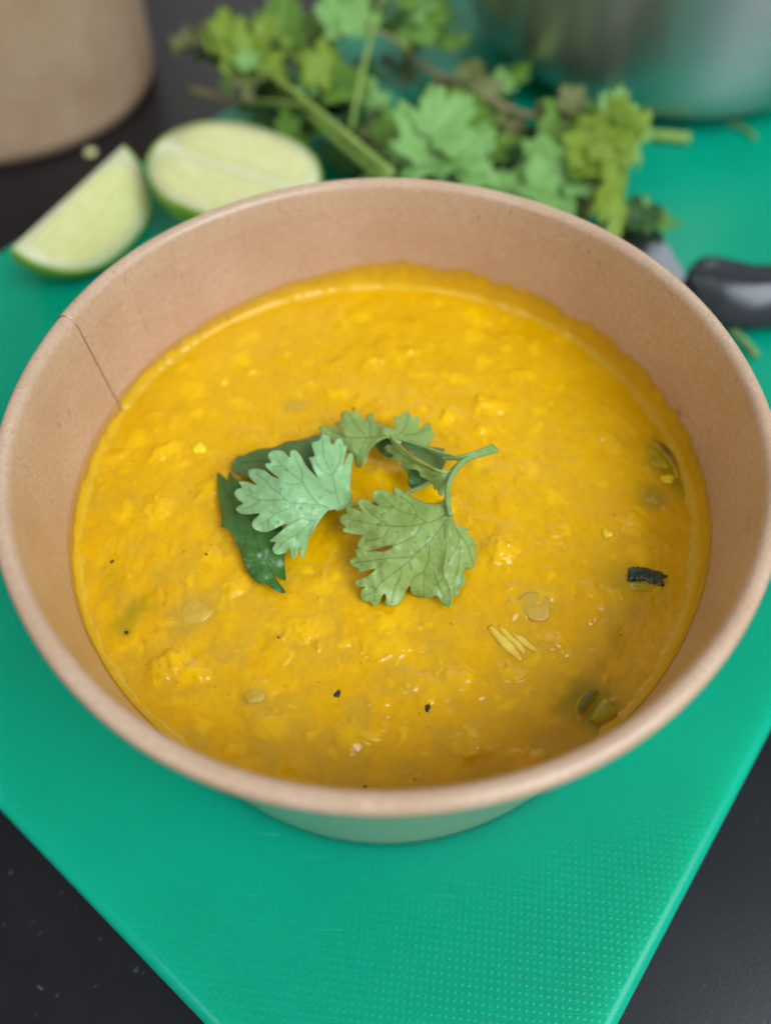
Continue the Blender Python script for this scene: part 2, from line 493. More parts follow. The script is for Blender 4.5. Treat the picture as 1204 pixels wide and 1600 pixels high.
LUMPS = []  # x, y, r, h, aspect, angle, coloured
for q in range(480):
    rr = 0.0008 + 0.0032 * RNG.random() ** 2.4
    a = RNG.random() * 2 * math.pi; d = 0.066 * math.sqrt(RNG.random())
    LUMPS.append((BX + d * math.cos(a), BY + d * math.sin(a), rr, rr * (0.05 + 0.12 * RNG.random()), 1 + 0.8 * RNG.random(), RNG.random() * 3.14, float(RNG.random() < 0.4)))
for (px, py, rp, hh, asp, ang) in [(330, 760, 34, .0011, 1.7, 45), (250, 702, 26, .0006, 1.2, 0), (165, 715, 24, .0007, 1.3, 20), (245, 790, 32, .0008, 1.2, 0), (312, 702, 16, .0006, 1.2, 0),
                               (345, 590, 14, .0009, 1.5, 0), (395, 580, 18, .0007, 1.6, 0), (580, 560, 20, .0006, 1.5, 0), (640, 545, 22, .0006, 1.5, 10), (762, 632, 34, .0008, 1.5, 0), (700, 650, 18, .0006, 1, 0),
                               (785, 858, 30, .0010, 1.3, 40), (820, 945, 34, .0006, 1.1, 0), (865, 1000, 24, .0007, 1.2, 0), (265, 1040, 40, .0010, 1.5, 10), (545, 1152, 30, .0006, 1.2, 0),
                               (795, 1050, 24, .0006, 1.2, 0), (730, 1165, 36, .0007, 1.4, 0), (680, 1078, 34, .0006, 1.3, 0), (880, 520, 30, .0006, 1.4, 30), (958, 690, 26, .0006, 1.1, 0), (820, 585, 24, .0005, 1.1, 0),
                               (735, 520, 26, .0006, 1.4, 0), (470, 690, 30, .0006, 1.5, 0), (985, 815, 26, .0006, 1.5, 0), (400, 1080, 30, .0005, 1.2, 0), (600, 1010, 36, .0005, 1.5, 0), (480, 980, 36, .0006, 1.6, 0),
                               (205, 560, 20, .0004, 1.3, 0), (560, 490, 26, .0005, 1.6, 0), (830, 1190, 26, .0005, 1.4, 0)]:
    x, y = soup_xy(px, py); LUMPS.append((x, y, rp * 0.000125, hh, asp, R(ang), 0.8))
for lx, ly, lr, lh, la, lg, lc in list(LUMPS[480:]):   # small grains clustered on the bigger lumps
    for q in range(9):
        a = RNG.random() * 6.28; d = lr * RNG.random() ** 0.5 * 1.25; g = 0.0004 + 0.0006 * RNG.random()
        LUMPS.append((lx + d * math.cos(a), ly + d * math.sin(a), g, g * (0.15 + 0.3 * RNG.random()), 1 + RNG.random(), RNG.random() * 3.14, float(RNG.random() < 0.5) * 0.8))
LUMPS = np.array(LUMPS)


def soup_height(x, y):
    x = np.asarray(x, float); y = np.asarray(y, float)
    X, Y = x * 1000, y * 1000
    z = ZS + 0.00030 * fbm(X / 11, Y / 11, 3, 2) + 0.00012 * fbm(X / 2.6, Y / 2.6, 5, 3)
    rough = sstep(-0.5, 0.6, fbm(X / 14 + 5, Y / 14, 61, 2))
    z = z + 0.00007 * rough * fbm(X / 0.95, Y / 0.95, 9, 2)
    ch = np.zeros_like(z)
    wx = x + 0.0009 * fbm(X / 2.4, Y / 2.4, 31, 2); wy = y + 0.0009 * fbm(X / 2.4, Y / 2.4, 47, 2)
    for (lx, ly, r, h, asp, ang, colr) in LUMPS:
        dx, dy = wx - lx, wy - ly
        near = (abs(dx) < r * 2.2) & (abs(dy) < r * 2.2)
        if not near.any(): continue
        c, s = math.cos(ang), math.sin(ang); u = (dx[near] * c + dy[near] * s) / asp ** .5; v = (-dx[near] * s + dy[near] * c) * asp ** .5
        d2 = np.clip(1 - (u * u + v * v) / (r * r), 0, 1); bulge = d2 ** 1.3
        z[near] = z[near] + h * bulge; ch[near] = np.maximum(ch[near], colr * bulge ** 0.6)
    rad = np.hypot(x - BX, y - BY); edge = rin(ZS) - rad
    t = sstep(0.0, 0.005, edge); z = ZS + (z - ZS) * (0.25 + 0.75 * t)
    z = z + 0.0003 * np.exp(-np.clip(edge, 0, 1) / 0.0012) * (0.75 + 0.35 * fbm(X / 3, Y / 3, 71, 2))
    return z, ch


nt, nr = 800, 270
tt = np.linspace(0, 2 * math.pi, nt, endpoint=False); rr = np.sqrt(np.linspace(0, 1, nr) * 0.55 + 0.45 * np.linspace(0, 1, nr) ** 2) * (rin(ZS) - 0.00002)
rr[0] = 0.0003
Tm, Rm = np.meshgrid(tt, rr, indexing='ij')
sx_, sy_ = BX + Rm * np.cos(Tm), BY + Rm * np.sin(Tm)
sz_, ch_ = soup_height(sx_, sy_)
verts = np.stack([sx_, sy_, sz_], -1).reshape(-1, 3)
idx = np.arange(nt * nr).reshape(nt, nr); nxt = np.roll(idx, -1, 0)
quads = np.stack([idx[:, :-1], idx[:, 1:], nxt[:, 1:], nxt[:, :-1]], -1).reshape(-1, 4)
me = bpy.data.meshes.new('soup')
me.vertices.add(len(verts)); me.vertices.foreach_set('co', verts.ravel().astype(np.float32))
cap = idx[:, 0]
me.loops.add(quads.size + nt); me.loops.foreach_set('vertex_index', np.concatenate([quads.ravel(), cap]).astype(np.int32))
me.polygons.add(len(quads) + 1)
me.polygons.foreach_set('loop_start', np.append(np.arange(len(quads)) * 4, quads.size).astype(np.int32))
me.polygons.foreach_set('loop_total', np.append(np.full(len(quads), 4), nt).astype(np.int32))
me.update(calc_edges=True); me.polygons.foreach_set('use_smooth', [True] * len(me.polygons))
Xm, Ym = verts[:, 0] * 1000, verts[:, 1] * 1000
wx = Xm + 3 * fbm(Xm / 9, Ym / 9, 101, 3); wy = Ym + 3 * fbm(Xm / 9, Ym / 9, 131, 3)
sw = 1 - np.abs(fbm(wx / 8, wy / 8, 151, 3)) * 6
milk_shade = np.clip(sw, 0, 1) * sstep(-0.2, 0.5, fbm(Xm / 16, Ym / 16, 171, 2)) * 0.9
low = sstep(0.115, 0.045, verts[:, 1] + 0.35 * verts[:, 0])  # front left: tan broth, with the dimmer light there painted into its colour
milk_shade = np.clip(milk_shade * (0.25 + 0.75 * low) + 0.75 * low * sstep(-0.5, 0.7, fbm(Xm / 6 + 9, Ym / 6, 181, 4)), 0, 1)
attr(me, 'milky_shade', milk_shade * (1 - 0.6 * ch_.ravel())); attr(me, 'chunk', ch_.ravel())


def spot(lst):
    out = np.zeros(len(verts))
    for px, py, rx, ry, ang, amp in lst:
        x, y = soup_xy(px, py); c, s = math.cos(R(-ang)), math.sin(R(-ang)); k = 0.000125
        dx, dy = verts[:, 0] - x, verts[:, 1] - y
        jit = 1 + 0.35 * fbm(Xm / 2, Ym / 2, 201, 2)
        u = (dx * c + dy * s) / (rx * k); v = (-dx * s + dy * c) / (ry * k * 1.2)
        out = np.maximum(out, amp * np.exp(-((u * u + v * v) * jit) ** 1.2))
    return np.clip(out, 0, 1)


attr(me, 'green', spot([(205, 960, 44, 14, -55, 0.55), (197, 985, 9, 9, 0, 0.7), (175, 900, 30, 22, 0, 0.2), (1045, 730, 30, 60, -15, 0.75), (1020, 770, 30, 24, 0, 0.5), (985, 905, 55, 30, 10, 0.45),
                        (920, 1098, 46, 36, -30, 0.9), (945, 1138, 40, 14, 30, 0.7), (960, 990, 14, 26, 0, 0.3), (645, 750, 60, 50, 0, 0.12), (760, 735, 14, 10, 0, 0.35)]))
attr(me, 'onion', spot([(300, 955, 36, 32, 0, 0.55), (398, 1086, 18, 14, 0, 0.55), (462, 630, 26, 14, 0, 0.5), (985, 955, 40, 14, 0, 0.35), (1025, 778, 20, 16, 0, 0.6), (830, 950, 40, 34, 0, 0.3), (860, 1008, 16, 10, 0, 0.35),
                        (395, 735, 10, 9, 0, 0.45), (965, 690, 18, 14, 0, 0.3), (700, 1000, 16, 10, 0, 0.2)]))
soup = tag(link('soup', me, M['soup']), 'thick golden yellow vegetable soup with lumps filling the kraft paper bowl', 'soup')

# the thin film the soup left higher up on the bowl wall
nf = 560; vv = []; ff = []; thin = []
for i in range(nf):
    t = 2 * math.pi * i / nf; dg = math.degrees(t)
    X_, Y_ = math.cos(t) * 30, math.sin(t) * 30
    back = math.exp(-((dg - 80) / 42) ** 2); right = math.exp(-((min(dg, 360 - dg)) / 45) ** 2); left = math.exp(-((dg - 180) / 50) ** 2)
    top = ZS + 0.0022 + 0.0052 * back + 0.0044 * right + 0.0024 * left
    top += (0.0010 * float(fbm(np.array(X_ / 2.2), np.array(Y_ / 2.2), 301, 3)) + 0.00030 * abs(float(vnoise(np.array(X_ / 0.8), np.array(Y_ / 0.8), 311)))) * (0.12 + 1.1 * math.exp(-((dg - 62) / 38) ** 2) + right * 0.5)
    lw = 1 + 0.30 * float(fbm(np.array(X_ / 2.5), np.array(Y_ / 2.5), 331, 2)) + 0.22 * float(fbm(np.array(X_ / 0.5), np.array(Y_ / 0.5), 341, 2)); fr_ = 0.0021 * lw
    th_ = 0.55 * math.exp(-((dg - 165) / 55) ** 2) + 0.15
    for j in range(9):   # a concave fillet where the soup climbs the wall
        a = j / 8 * math.pi / 2 * 0.93
        z = ZS - 0.0001 + fr_ * (1 - math.cos(a)); r = rin(z) + wobble(t, z) + min(0, step(t)) - 0.00012 - fr_ * (1 - math.sin(a))
        vv.append((BX + r * math.cos(t), BY + r * math.sin(t), z)); thin.append(th_ * 0.5)
    z0 = z; top = max(top, z0 + 0.0004)
    for j in range(1, 8):
        s = j / 7; z = z0 + (top - z0) * s; r = rin(z) + wobble(t, z) + min(0, step(t)) - 0.00016 + 0.00008 * s
        vv.append((BX + r * math.cos(t), BY + r * math.sin(t), z)); thin.append(s * 0.55 + th_)
me = recalc(mesh(vv, grid_faces(nf, 16, True))); attr(me, 'thin', thin)
film = link('soup_film', me, M['film'], soup); film['label'] = 'thin smear of soup drying higher on the bowl wall'


# ------------------------------------------------------------------ bits floating in the soup
def sz(x, y): return float(soup_height(np.array([x]), np.array([y]))[0][0])


def coat(o, amt):
    me = o.data; n = len(me.vertices); co = np.empty(n * 3, np.float32); me.vertices.foreach_get('co', co); co = co.reshape(-1, 3).astype(float)
    off = np.array(o.location) + (np.array(o.parent.location) if o.parent else 0); co = co + off
    attr(me, 'coat', 1 - sstep(-0.0001, amt, co[:, 2] - soup_height(co[:, 0], co[:, 1])[0])); return o


def blob(name, px, py, rx, ry, ang, h, mat, label, cat, group=None, seed=0, pw=0.5, sink=0.0004, irr=0.15, poly=None):
    """a piece that lies half sunk in the soup; its own rounded, uneven solid"""
    x, y = soup_xy(px, py); z = sz(x, y); k = 0.000125; rg = random.Random(seed + int(px))
    n, m = 28, 9; v = []; f = []
    ph = [rg.random() * 6.28 for _ in range(5)]
    for j in range(m):
        s = j / (m - 1); el = -math.pi / 2 + math.pi * s
        for i in range(n):
            a = 2 * math.pi * i / n
            o = 1 + irr * (0.6 * math.sin(2 * a + ph[0]) + 0.5 * math.sin(3 * a + ph[1]) + 0.3 * math.sin(5 * a + ph[2]))
            if poly: o *= 1 / max(abs(math.cos((a % (2 * math.pi / poly)) - math.pi / poly)), 0.5) * 0.8
            cr = max(0.02, math.cos(el)) ** pw
            u, w_ = rx * k * o * cr * math.cos(a), ry * k * 1.2 * o * cr * math.sin(a)
            c, s_ = math.cos(R(-ang)), math.sin(R(-ang))
            hz = math.sin(el) * h * (1 + 0.25 * math.sin(3 * a + ph[3]) * cr)
            v.append((u * c - w_ * s_, u * s_ + w_ * c, hz))
    f = []
    for j in range(m - 1):
        for i in range(n):
            i2 = (i + 1) % n; f.append((j * n + i, j * n + i2, (j + 1) * n + i2, (j + 1) * n + i))
    f.append(tuple(range(n))[::-1]); f.append(tuple((m - 1) * n + i for i in range(n)))
    o = link(name, mesh(v, f), mat); o.location = (x, y, z - sink)
    coat(o, max(0.0001, (h - sink) * 0.9))
    return tag(o, label, cat, group)


blob('corn_bit', 948, 833, 10, 10, 0, 0.0011, M['corn'], 'bright yellow crumb in the soup between the garnish and the dark green peel', 'vegetable bit', seed=1)
blob('corn_bit', 1043, 747, 14, 9, 15, 0.0010, M['corn'], 'bright yellow crumb beside the green courgette arc at the right edge of the soup', 'vegetable bit', seed=2)
blob('corn_bit', 312, 702, 14, 11, 0, 0.0011, M['corn'], 'rounded yellow lump in the soup to the upper left of the coriander leaves', 'vegetable bit', seed=3)
blob('onion_piece', 300, 955, 31, 27, 0, 0.0005, M['onion'], 'grey translucent onion square in the soup below the dark coriander leaf', 'onion piece', 'onion pieces in the soup', 5, 0.5, 0.00036, 0.06, 4)
blob('onion_piece', 398, 1086, 15, 11, 0, 0.0004, M['onion'], 'small grey translucent onion bit near the front left of the soup', 'onion piece', 'onion pieces in the soup', 6, 0.5, 0.00030)
blob('onion_piece', 462, 630, 22, 12, 0, 0.0004, M['onion'], 'small greyish onion bit in the soup behind the garnish', 'onion piece', 'onion pieces in the soup', 7, 0.5, 0.00030)
blob('onion_piece', 836, 945, 30, 20, 20, 0.00045, M['onion'], 'pale tan onion flake beside the yellow shreds', 'onion piece', 'onion pieces in the soup', 8, 0.5, 0.00036)
blob('onion_piece', 1020, 778, 16, 13, 0, 0.0004, M['onion'], 'dull grey onion bit under the green courgette arc by the right wall', 'onion piece', 'onion pieces in the soup', 9, 0.5, 0.00030)
for i, (px, py, r_, lab) in enumerate([(527, 1082, 5.0, 'black pepper grain in the front middle of the soup, left of the other'), (668, 1104, 5.0, 'black pepper grain in the front middle of the soup, right of the other'),
                                       (174, 875, 2.6, 'dark pepper fleck at the left side of the soup'), (322, 865, 2.0, 'dark pepper fleck just left of the dark coriander leaf'),
                                       (1067, 973, 2.6, 'dark pepper fleck against the right wall below the green peel'), (552, 637, 2.8, 'dark pepper fleck right behind the back coriander leaves'),
                                       (197, 987, 2.8, 'dark speck in the green smudge at the left of the soup'), (570, 1228, 2.0, 'tiny dark speck by the front rim'), (435, 995, 1.6, 'tiny dark speck below the tip of the dark coriander leaf')]):
    blob('pepper_speck', px, py, r_, r_ * 0.95, 30 * i, 0.00045, M['pepper'], lab, 'pepper', 'pepper specks in the soup', 20 + i, 0.5, 0.0001, 0.3)


def soup_path(pts, dz):
    out = []
    for px, py in pts:
        x, y = soup_xy(px, py); out.append((x, y, sz(x, y) + dz))
    return smooth_path(out, 5)


def shred(pts, r, label, seed):
    p = soup_path(pts, -0.00045); n = len(p); rg = random.Random(seed)
    rad = [r * (math.sin(math.pi * (0.08 + 0.84 * i / (n - 1))) ** 0.5) * (1 + 0.10 * math.sin(i * 0.7 + seed * 2)) for i in range(n)]
    tag(coat(link('vegetable_shred', tube(p, rad, 10), M['shred']), r * 0.7), label, 'vegetable shred', 'pale shreds in the soup')


shred([(764, 976), (780, 994), (797, 1011), (816, 1031)], 0.0013, 'wider wet yellow shred in the soup, leftmost of the bundle', 1)
shred([(778, 974), (794, 991), (808, 1005), (822, 1020)], 0.0010, 'short wet yellow shred in the middle of the bundle beside the onion flake', 3)
shred([(798, 984), (815, 997), (830, 1009), (850, 1021)], 0.00095, 'thin pale yellow shred in the soup, rightmost of the bundle', 2)

# dark green strip of courgette peel: a curved, ragged slab
root = empty('courgette_peel', tuple(soup_path([(1005, 900)] * 2, 0)[0]), 'nearly black green strip of courgette peel lying wet on the soup at right', 'vegetable piece')
up_ = [(972, 888), (985, 886), (1000, 887), (1016, 890), (1030, 894), (1043, 899)]; lo_ = [(972, 904), (985, 907), (1000, 906), (1012, 909), (1024, 914), (1037, 915)]
v = []
for a, c in zip(smooth_path(up_, 4), smooth_path(lo_, 4)):
    for s in np.linspace(0, 1, 7):
        p = a * (1 - s) + c * s; q_ = max(0.0, (p[0] - 1022) / 20); p = p + np.array([-9 * q_ * math.sin(math.pi * s) ** 2 * (0.6 + 0.8 * s), 0.8 * math.sin(p[0] * 1.7 + s * 4)]); x, y = soup_xy(p[0], p[1] + 1.0 * math.sin(p[0] * 0.9) * (s in (0.0, 1.0)))
        e = min(1.0, (p[0] - 968) / 14); v.append(np.array([x, y, ZS + 0.0003 - 0.0012 * max(0.0, (985 - p[0]) / 14) + (0.0008 * math.sin(math.pi * (0.15 + 0.7 * s)) + 0.00022 * float(vnoise(np.array(p[0] / 2.2), np.array(s * 3.0), 77))) * e]))
nu = len(v) // 7; low_ = [q - np.array([0, 0, 0.0010]) for q in v]
o0 = np.array(root.location); allv = [q - o0 for q in v + low_]; fs = grid_faces(nu, 7) + [tuple(reversed(q)) for q in grid_faces(nu, 7, off=len(v))]
L_ = len(v); rim_ = [i * 7 for i in range(nu)] + [(nu - 1) * 7 + j for j in range(1, 7)] + [i * 7 + 6 for i in range(nu - 2, -1, -1)] + [j for j in range(5, 0, -1)]
fs += [(rim_[i], rim_[(i + 1) % len(rim_)], rim_[(i + 1) % len(rim_)] + L_, rim_[i] + L_) for i in range(len(rim_))]
coat(link('skin', recalc(mesh(allv, fs)), M['skin'], root), 0.0004)
blob('flesh', 1003, 915, 24, 8, 8, 0.0008, M['courgette'], None, None, None, 3, 0.4, 0.0003).parent = root
bpy.data.objects['flesh'].location -= root.location

# green courgette wedge at the front right, skin round two sides
c0 = Vector((*soup_xy(935, 1112), ZS))
root = empty('courgette_wedge', c0, 'yellow green courgette wedge with dark skin poking out by the front right rim', 'vegetable piece')
tri = [(922, 1124), (931, 1106), (944, 1092), (955, 1100), (964, 1114), (950, 1124), (936, 1130)]
tp = smooth_path(tri + [tri[0]], 5)[:-1]; cen = tp.mean(0)
v = []; rings = [(1.12, -0.0012), (1.08, -0.0001), (1.0, 0.0005), (0.88, 0.0008), (0.5, 0.0010), (0.1, 0.0011)]
for s, h in rings:
    for p in tp:
        q = cen + (p - cen) * s; x, y = soup_xy(*q); v.append((x - c0.x, y - c0.y, h + (cen[1] - q[1]) * 0.00001))
m = len(tp); f = [(j * m + i, j * m + (i + 1) % m, (j + 1) * m + (i + 1) % m, (j + 1) * m + i) for j in range(len(rings) - 1) for i in range(m)] + [tuple((len(rings) - 1) * m + i for i in range(m))]
coat(link('flesh', recalc(mesh(v, f)), M['courgette'], root), 0.0006)
sp = soup_path([(908, 1128), (906, 1112), (914, 1094), (930, 1082), (942, 1083)], -0.0006); n_ = len(sp)
coat(link('skin', tube([Vector(q) - c0 for q in sp], [0.0011 * math.sin(math.pi * (0.1 + 0.8 * i / (n_ - 1))) + 0.0003 for i in range(n_)], 10), M['shade_skin'], root), 0.0007)
# courgette slice drowned at the right edge: an arc of skin shows
sp = soup_path([(1010, 684), (1026, 690), (1042, 704), (1054, 724), (1058, 748)], -0.0005); n_ = len(sp)
c0 = Vector(sp[n_ // 2])
root = empty('courgette_slice', c0, 'sunken courgette slice with a dark green arc of skin by the right wall', 'vegetable piece')
coat(link('skin', tube([Vector(q) - c0 for q in sp], [0.0010 * math.sin(math.pi * (0.06 + 0.88 * i / (n_ - 1))) + 0.0002 for i in range(n_)], 10), M['shade_skin'], root), 0.0007)
o = blob('flesh', 1028, 716, 17, 22, -20, 0.0007, M['courgette'], None, None, None, 8, 0.35, 0.0004); o.parent = root; o.location -= c0


# ------------------------------------------------------------------ leaves from outlines
def inside(poly, q):
    x, y = q[:, 0], q[:, 1]; r = np.zeros(len(q), bool); j = len(poly) - 1
    for i in range(len(poly)):
        xi, yi = poly[i]; xj, yj = poly[j]
        c = ((yi > y) != (yj > y)) & (x < (xj - xi) * (y - yi) / (yj - yi + 1e-12) + xi); r ^= c; j = i
    return r


def seg_dist(q, lines):
    d = np.full(len(q), 1e9)
    for l in lines:
        for a, c in zip(l[:-1], l[1:]):
            ab = c - a; t = np.clip(((q - a) @ ab) / (ab @ ab + 1e-12), 0, 1); d = np.minimum(d, np.hypot(*(q - a - t[:, None] * ab).T))
    return d


def tri_outline(out, step, veins=()):
    """triangulate a leaf blade: outline, a hexagonal grid of inner points and the veins"""
    out = np.asarray(out, float)
    g = []
    lo, hi = out.min(0), out.max(0); yy = lo[1]; odd = 0
    while yy < hi[1]:
        xx = np.arange(lo[0] + odd * step / 2, hi[0], step); g.append(np.stack([xx, np.full(len(xx), yy)], -1)); yy += step * 0.866; odd ^= 1
    vp = []
    for l in veins:
        for a, c in zip(l[:-1], l[1:]):
            m = max(1, int(np.hypot(*(c - a)) / (step * 0.8)))
            for k in range(m): vp.append(a + (c - a) * k / m)
    g = np.vstack(g); vp = np.array(vp) if vp else np.zeros((0, 2))
    if len(vp):
        keep = np.array([np.min(np.hypot(*(vp - q).T)) > step * 0.62 for q in g]); g = g[keep]
    g = np.vstack([vp, g]) if len(vp) else g
    ring = [out, np.roll(out, -1, 0)]
    g = g[inside(out, g) & (seg_dist(g, [np.vstack([out, out[:1]])]) > step * 0.45)]
    allp = np.vstack([out, g]); n = len(out)
    r = delaunay_2d_cdt([Vector(p) for p in allp], [(i, (i + 1) % n) for i in range(n)], [], 1, 1e-7)
    return np.array([tuple(q) for q in r[0]]), [tuple(q) for q in r[2]]


def tps(ctrl):
    c = np.asarray(ctrl, float); x = c[:, :2] / 100; n = len(c)
    U = lambda r: np.where(r > 1e-9, r * r * np.log(r + 1e-12), 0)
    K = U(np.hypot(*(x[:, None] - x[None]).transpose(2, 0, 1))) + np.eye(n) * 0.02; Pm = np.c_[np.ones(n), x]
    A = np.block([[K, Pm], [Pm.T, np.zeros((3, 3))]]); w_ = np.linalg.lstsq(A, np.r_[c[:, 2], 0, 0, 0], rcond=None)[0]
    def fn(q):
        q = np.asarray(q, float) / 100
        return U(np.hypot(*(q[:, None] - x[None]).transpose(2, 0, 1))) @ w_[:n] + np.c_[np.ones(len(q)), q] @ w_[n:]
    return fn


def solid(o, th):
    md = o.modifiers.new('thickness', 'SOLIDIFY'); md.thickness = th; md.offset = 0


def garnish_leaf(outline, scale, off, ctrl, veins, mat, root, step=2.1, drops=0, label=None, seed=0):
    T = lambda l: np.asarray(l, float) / scale + np.asarray(off, float)
    out = smooth_path(np.vstack([T(outline), T(outline)[:1]]), 3)[:-1]
    vl = [smooth_path(T(l), 4) for l in veins]
    pts, tris = tri_outline(out, step, vl)
    zf = tps(ctrl); z = zf(pts)
    dv = seg_dist(pts, vl) if vl else np.full(len(pts), 99.0)
    de = seg_dist(pts, [np.vstack([out, out[:1]])])
    puff = 0.00016 * (1 - np.exp(-np.minimum(dv, 30) / 9)) + 0.00022 * fbm(pts[:, 0] / 22, pts[:, 1] / 22, 400 + seed, 3) + 0.0009 * np.exp(-de / 9) * fbm(pts[:, 0] / 26 + 7, pts[:, 1] / 26, 430 + seed, 2)
    co = ray(pts[:, 0], pts[:, 1], z + puff)
    me = recalc(mesh(co - np.array(root.location), tris))
    if sum(p.normal.z for p in me.polygons) < 0: me.flip_normals()
    attr(me, 'vein', np.clip(1 - dv / 1.3, 0, 1) * 0.62)
    o = link('leaf', me, mat, root); solid(o, 0.00012)
    if label: o['label'] = label
    if drops:
        rg = random.Random(seed); ms = []
        cand = [i for i in range(len(pts)) if de[i] > 5]
        for k in range(drops):
            i = rg.choice(cand); p = Vector(co[i] - np.array(root.location)) + Vector((0, 0, 0.00010)); r = 0.00014 + 0.00034 * rg.random() ** 4
            bb = bmesh.new(); bmesh.ops.create_icosphere(bb, subdivisions=2, radius=r, matrix=Matrix.Translation(p) @ Matrix.Diagonal((1, 1, 0.5, 1)))
            q = bpy.data.meshes.new('d'); bb.to_mesh(q); bb.free(); ms.append(q)
        d = link('water_droplets', join(ms), M['water'], o); d['kind'] = 'stuff'
    return o


GC = Vector(ray(600, 800, 0.050))
G = empty('coriander_garnish', GC, 'fresh coriander sprig with veined lobed leaves laid in the centre of the soup', 'herb')
s1, o1 = 5.235, (330, 640)
A_out = [(905, 190), (880, 250), (830, 265), (822, 300), (845, 380), (800, 390), (815, 440), (850, 520), (868, 556), (800, 490), (760, 430), (735, 385), (700, 340), (670, 328), (645, 345), (643, 392), (620, 375), (590, 345),
         (540, 332), (490, 340), (466, 370), (470, 400), (490, 435), (450, 440), (443, 460), (470, 490), (510, 530), (555, 562), (500, 545), (450, 510), (410, 490), (360, 482), (310, 495), (300, 520), (315, 555), (345, 590),
         (370, 617), (330, 605), (290, 590), (225, 588), (235, 610), (250, 638), (215, 650), (190, 675), (195, 705), (220, 740), (260, 766), (215, 795), (203, 820), (230, 845), (270, 857), (330, 855), (397, 850), (370, 880),
         (340, 910), (333, 945), (350, 975), (390, 995), (450, 1002), (510, 980), (560, 955), (600, 938), (616, 945), (580, 985), (540, 1020), (490, 1060), (482, 1080), (525, 1087), (505, 1120), (500, 1150), (520, 1180),
         (570, 1185), (610, 1165), (635, 1142), (645, 1180), (660, 1210), (680, 1215), (697, 1195), (710, 1150), (722, 1128), (735, 1170), (738, 1215), (748, 1222), (765, 1190), (780, 1130), (800, 1050), (840, 980), (890, 900),
         (950, 830), (985, 820), (1060, 800), (1120, 785), (1145, 745), (1150, 700), (1132, 640), (1140, 560), (1145, 470), (1160, 400), (1160, 372), (1135, 355), (1110, 390), (1080, 462), (1085, 410), (1095, 370), (1110, 300),
         (1085, 290), (1070, 250), (1045, 232), (1020, 250), (1000, 280), (990, 292), (975, 260), (965, 220), (935, 205)]
A_v = [[(975, 815), (890, 778), (760, 770), (650, 760), (600, 735), (530, 740), (400, 740), (300, 700)], [(890, 778), (820, 710), (745, 590), (740, 510), (700, 430), (685, 370)], [(745, 590), (660, 530), (580, 460), (530, 400)],
       [(745, 590), (700, 608), (650, 615), (610, 600)], [(600, 735), (560, 690), (480, 630), (440, 580), (360, 520)], [(640, 760), (640, 800), (520, 855), (460, 905), (370, 950)], [(910, 885), (820, 912), (740, 890), (650, 930), (600, 955)],
       [(820, 912), (720, 1005), (600, 1080), (530, 1150)], [(710, 1015), (690, 1100), (678, 1190)], [(1045, 775), (1020, 690), (990, 540), (920, 380), (908, 240)], [(990, 540), (1040, 450), (1060, 370), (1050, 265)], [(1018, 685), (970, 680), (935, 650)],
       [(985, 535), (930, 515), (870, 450), (850, 410)], [(400, 740), (330, 790), (250, 815)], [(330, 690), (300, 640)], [(520, 855), (470, 835)], [(460, 905), (465, 960)], [(580, 460), (500, 470)]]
A_z = [(525, 797, .0580), (440, 770, .0612), (372, 775, .0570), (395, 710, .0585), (440, 710, .0605), (503, 680, .0600), (535, 690, .0585), (470, 868, .0530), (410, 830, .0570), (430, 860, .0545), (545, 725, .0560), (550, 780, .0535), (500, 800, .0585)]
garnish_leaf(A_out, s1, o1, A_z, A_v, M['leaf_pale'], G, drops=46, label='pale mint leaf with its underside up, left of the centre', seed=1)

J_out = [(46, 520), (70, 520), (100, 545), (135, 577), (150, 512), (200, 560), (300, 640), (440, 760), (560, 900), (600, 1080), (600, 1250), (612, 1385), (588, 1395), (545, 1370), (500, 1332), (545, 1405), (606, 1488), (572, 1500), (500, 1462),
         (440, 1422), (390, 1425), (310, 1345), (270, 1250), (210, 1100), (145, 980), (80, 960), (90, 910), (75, 800), (55, 650)]
garnish_leaf(J_out, s1, o1, [(340, 742, .0512), (345, 820, .0505), (362, 745, .0535), (400, 790, .0545), (385, 870, .0518), (375, 835, .0515), (440, 855, .0520), (445, 905, .0498), (410, 912, .0500), (437, 925, .0497), (420, 790, .0545)],
             [[(330, 680), (330, 900), (400, 1150), (560, 1440)], [(330, 900), (180, 760), (90, 600)], [(400, 1150), (280, 1100)], [(400, 1150), (520, 1280)]], M['leaf_deep'], G, drops=26, label='dark glossy leaf lying on the soup at left', seed=2)
I_out = [(158, 440), (190, 405), (215, 378), (260, 375), (310, 352), (400, 320), (500, 312), (560, 290), (620, 262), (740, 245), (830, 215), (890, 200), (960, 215), (960, 400), (880, 560), (700, 600), (500, 600), (330, 560), (250, 545), (190, 515), (165, 490), (175, 465)]
garnish_leaf(I_out, s1, o1, [(362, 725, .0515), (375, 740, .0510), (440, 695, .0545), (500, 682, .0555), (430, 750, .0540), (500, 745, .0545), (395, 705, .0520)],
             [[(700, 560), (520, 430), (240, 430)], [(520, 430), (600, 300)]], M['leaf_olive'], G, label='olive green leaf half under the mint leaf', seed=3)
s3, o3 = 5.017, (520, 740)
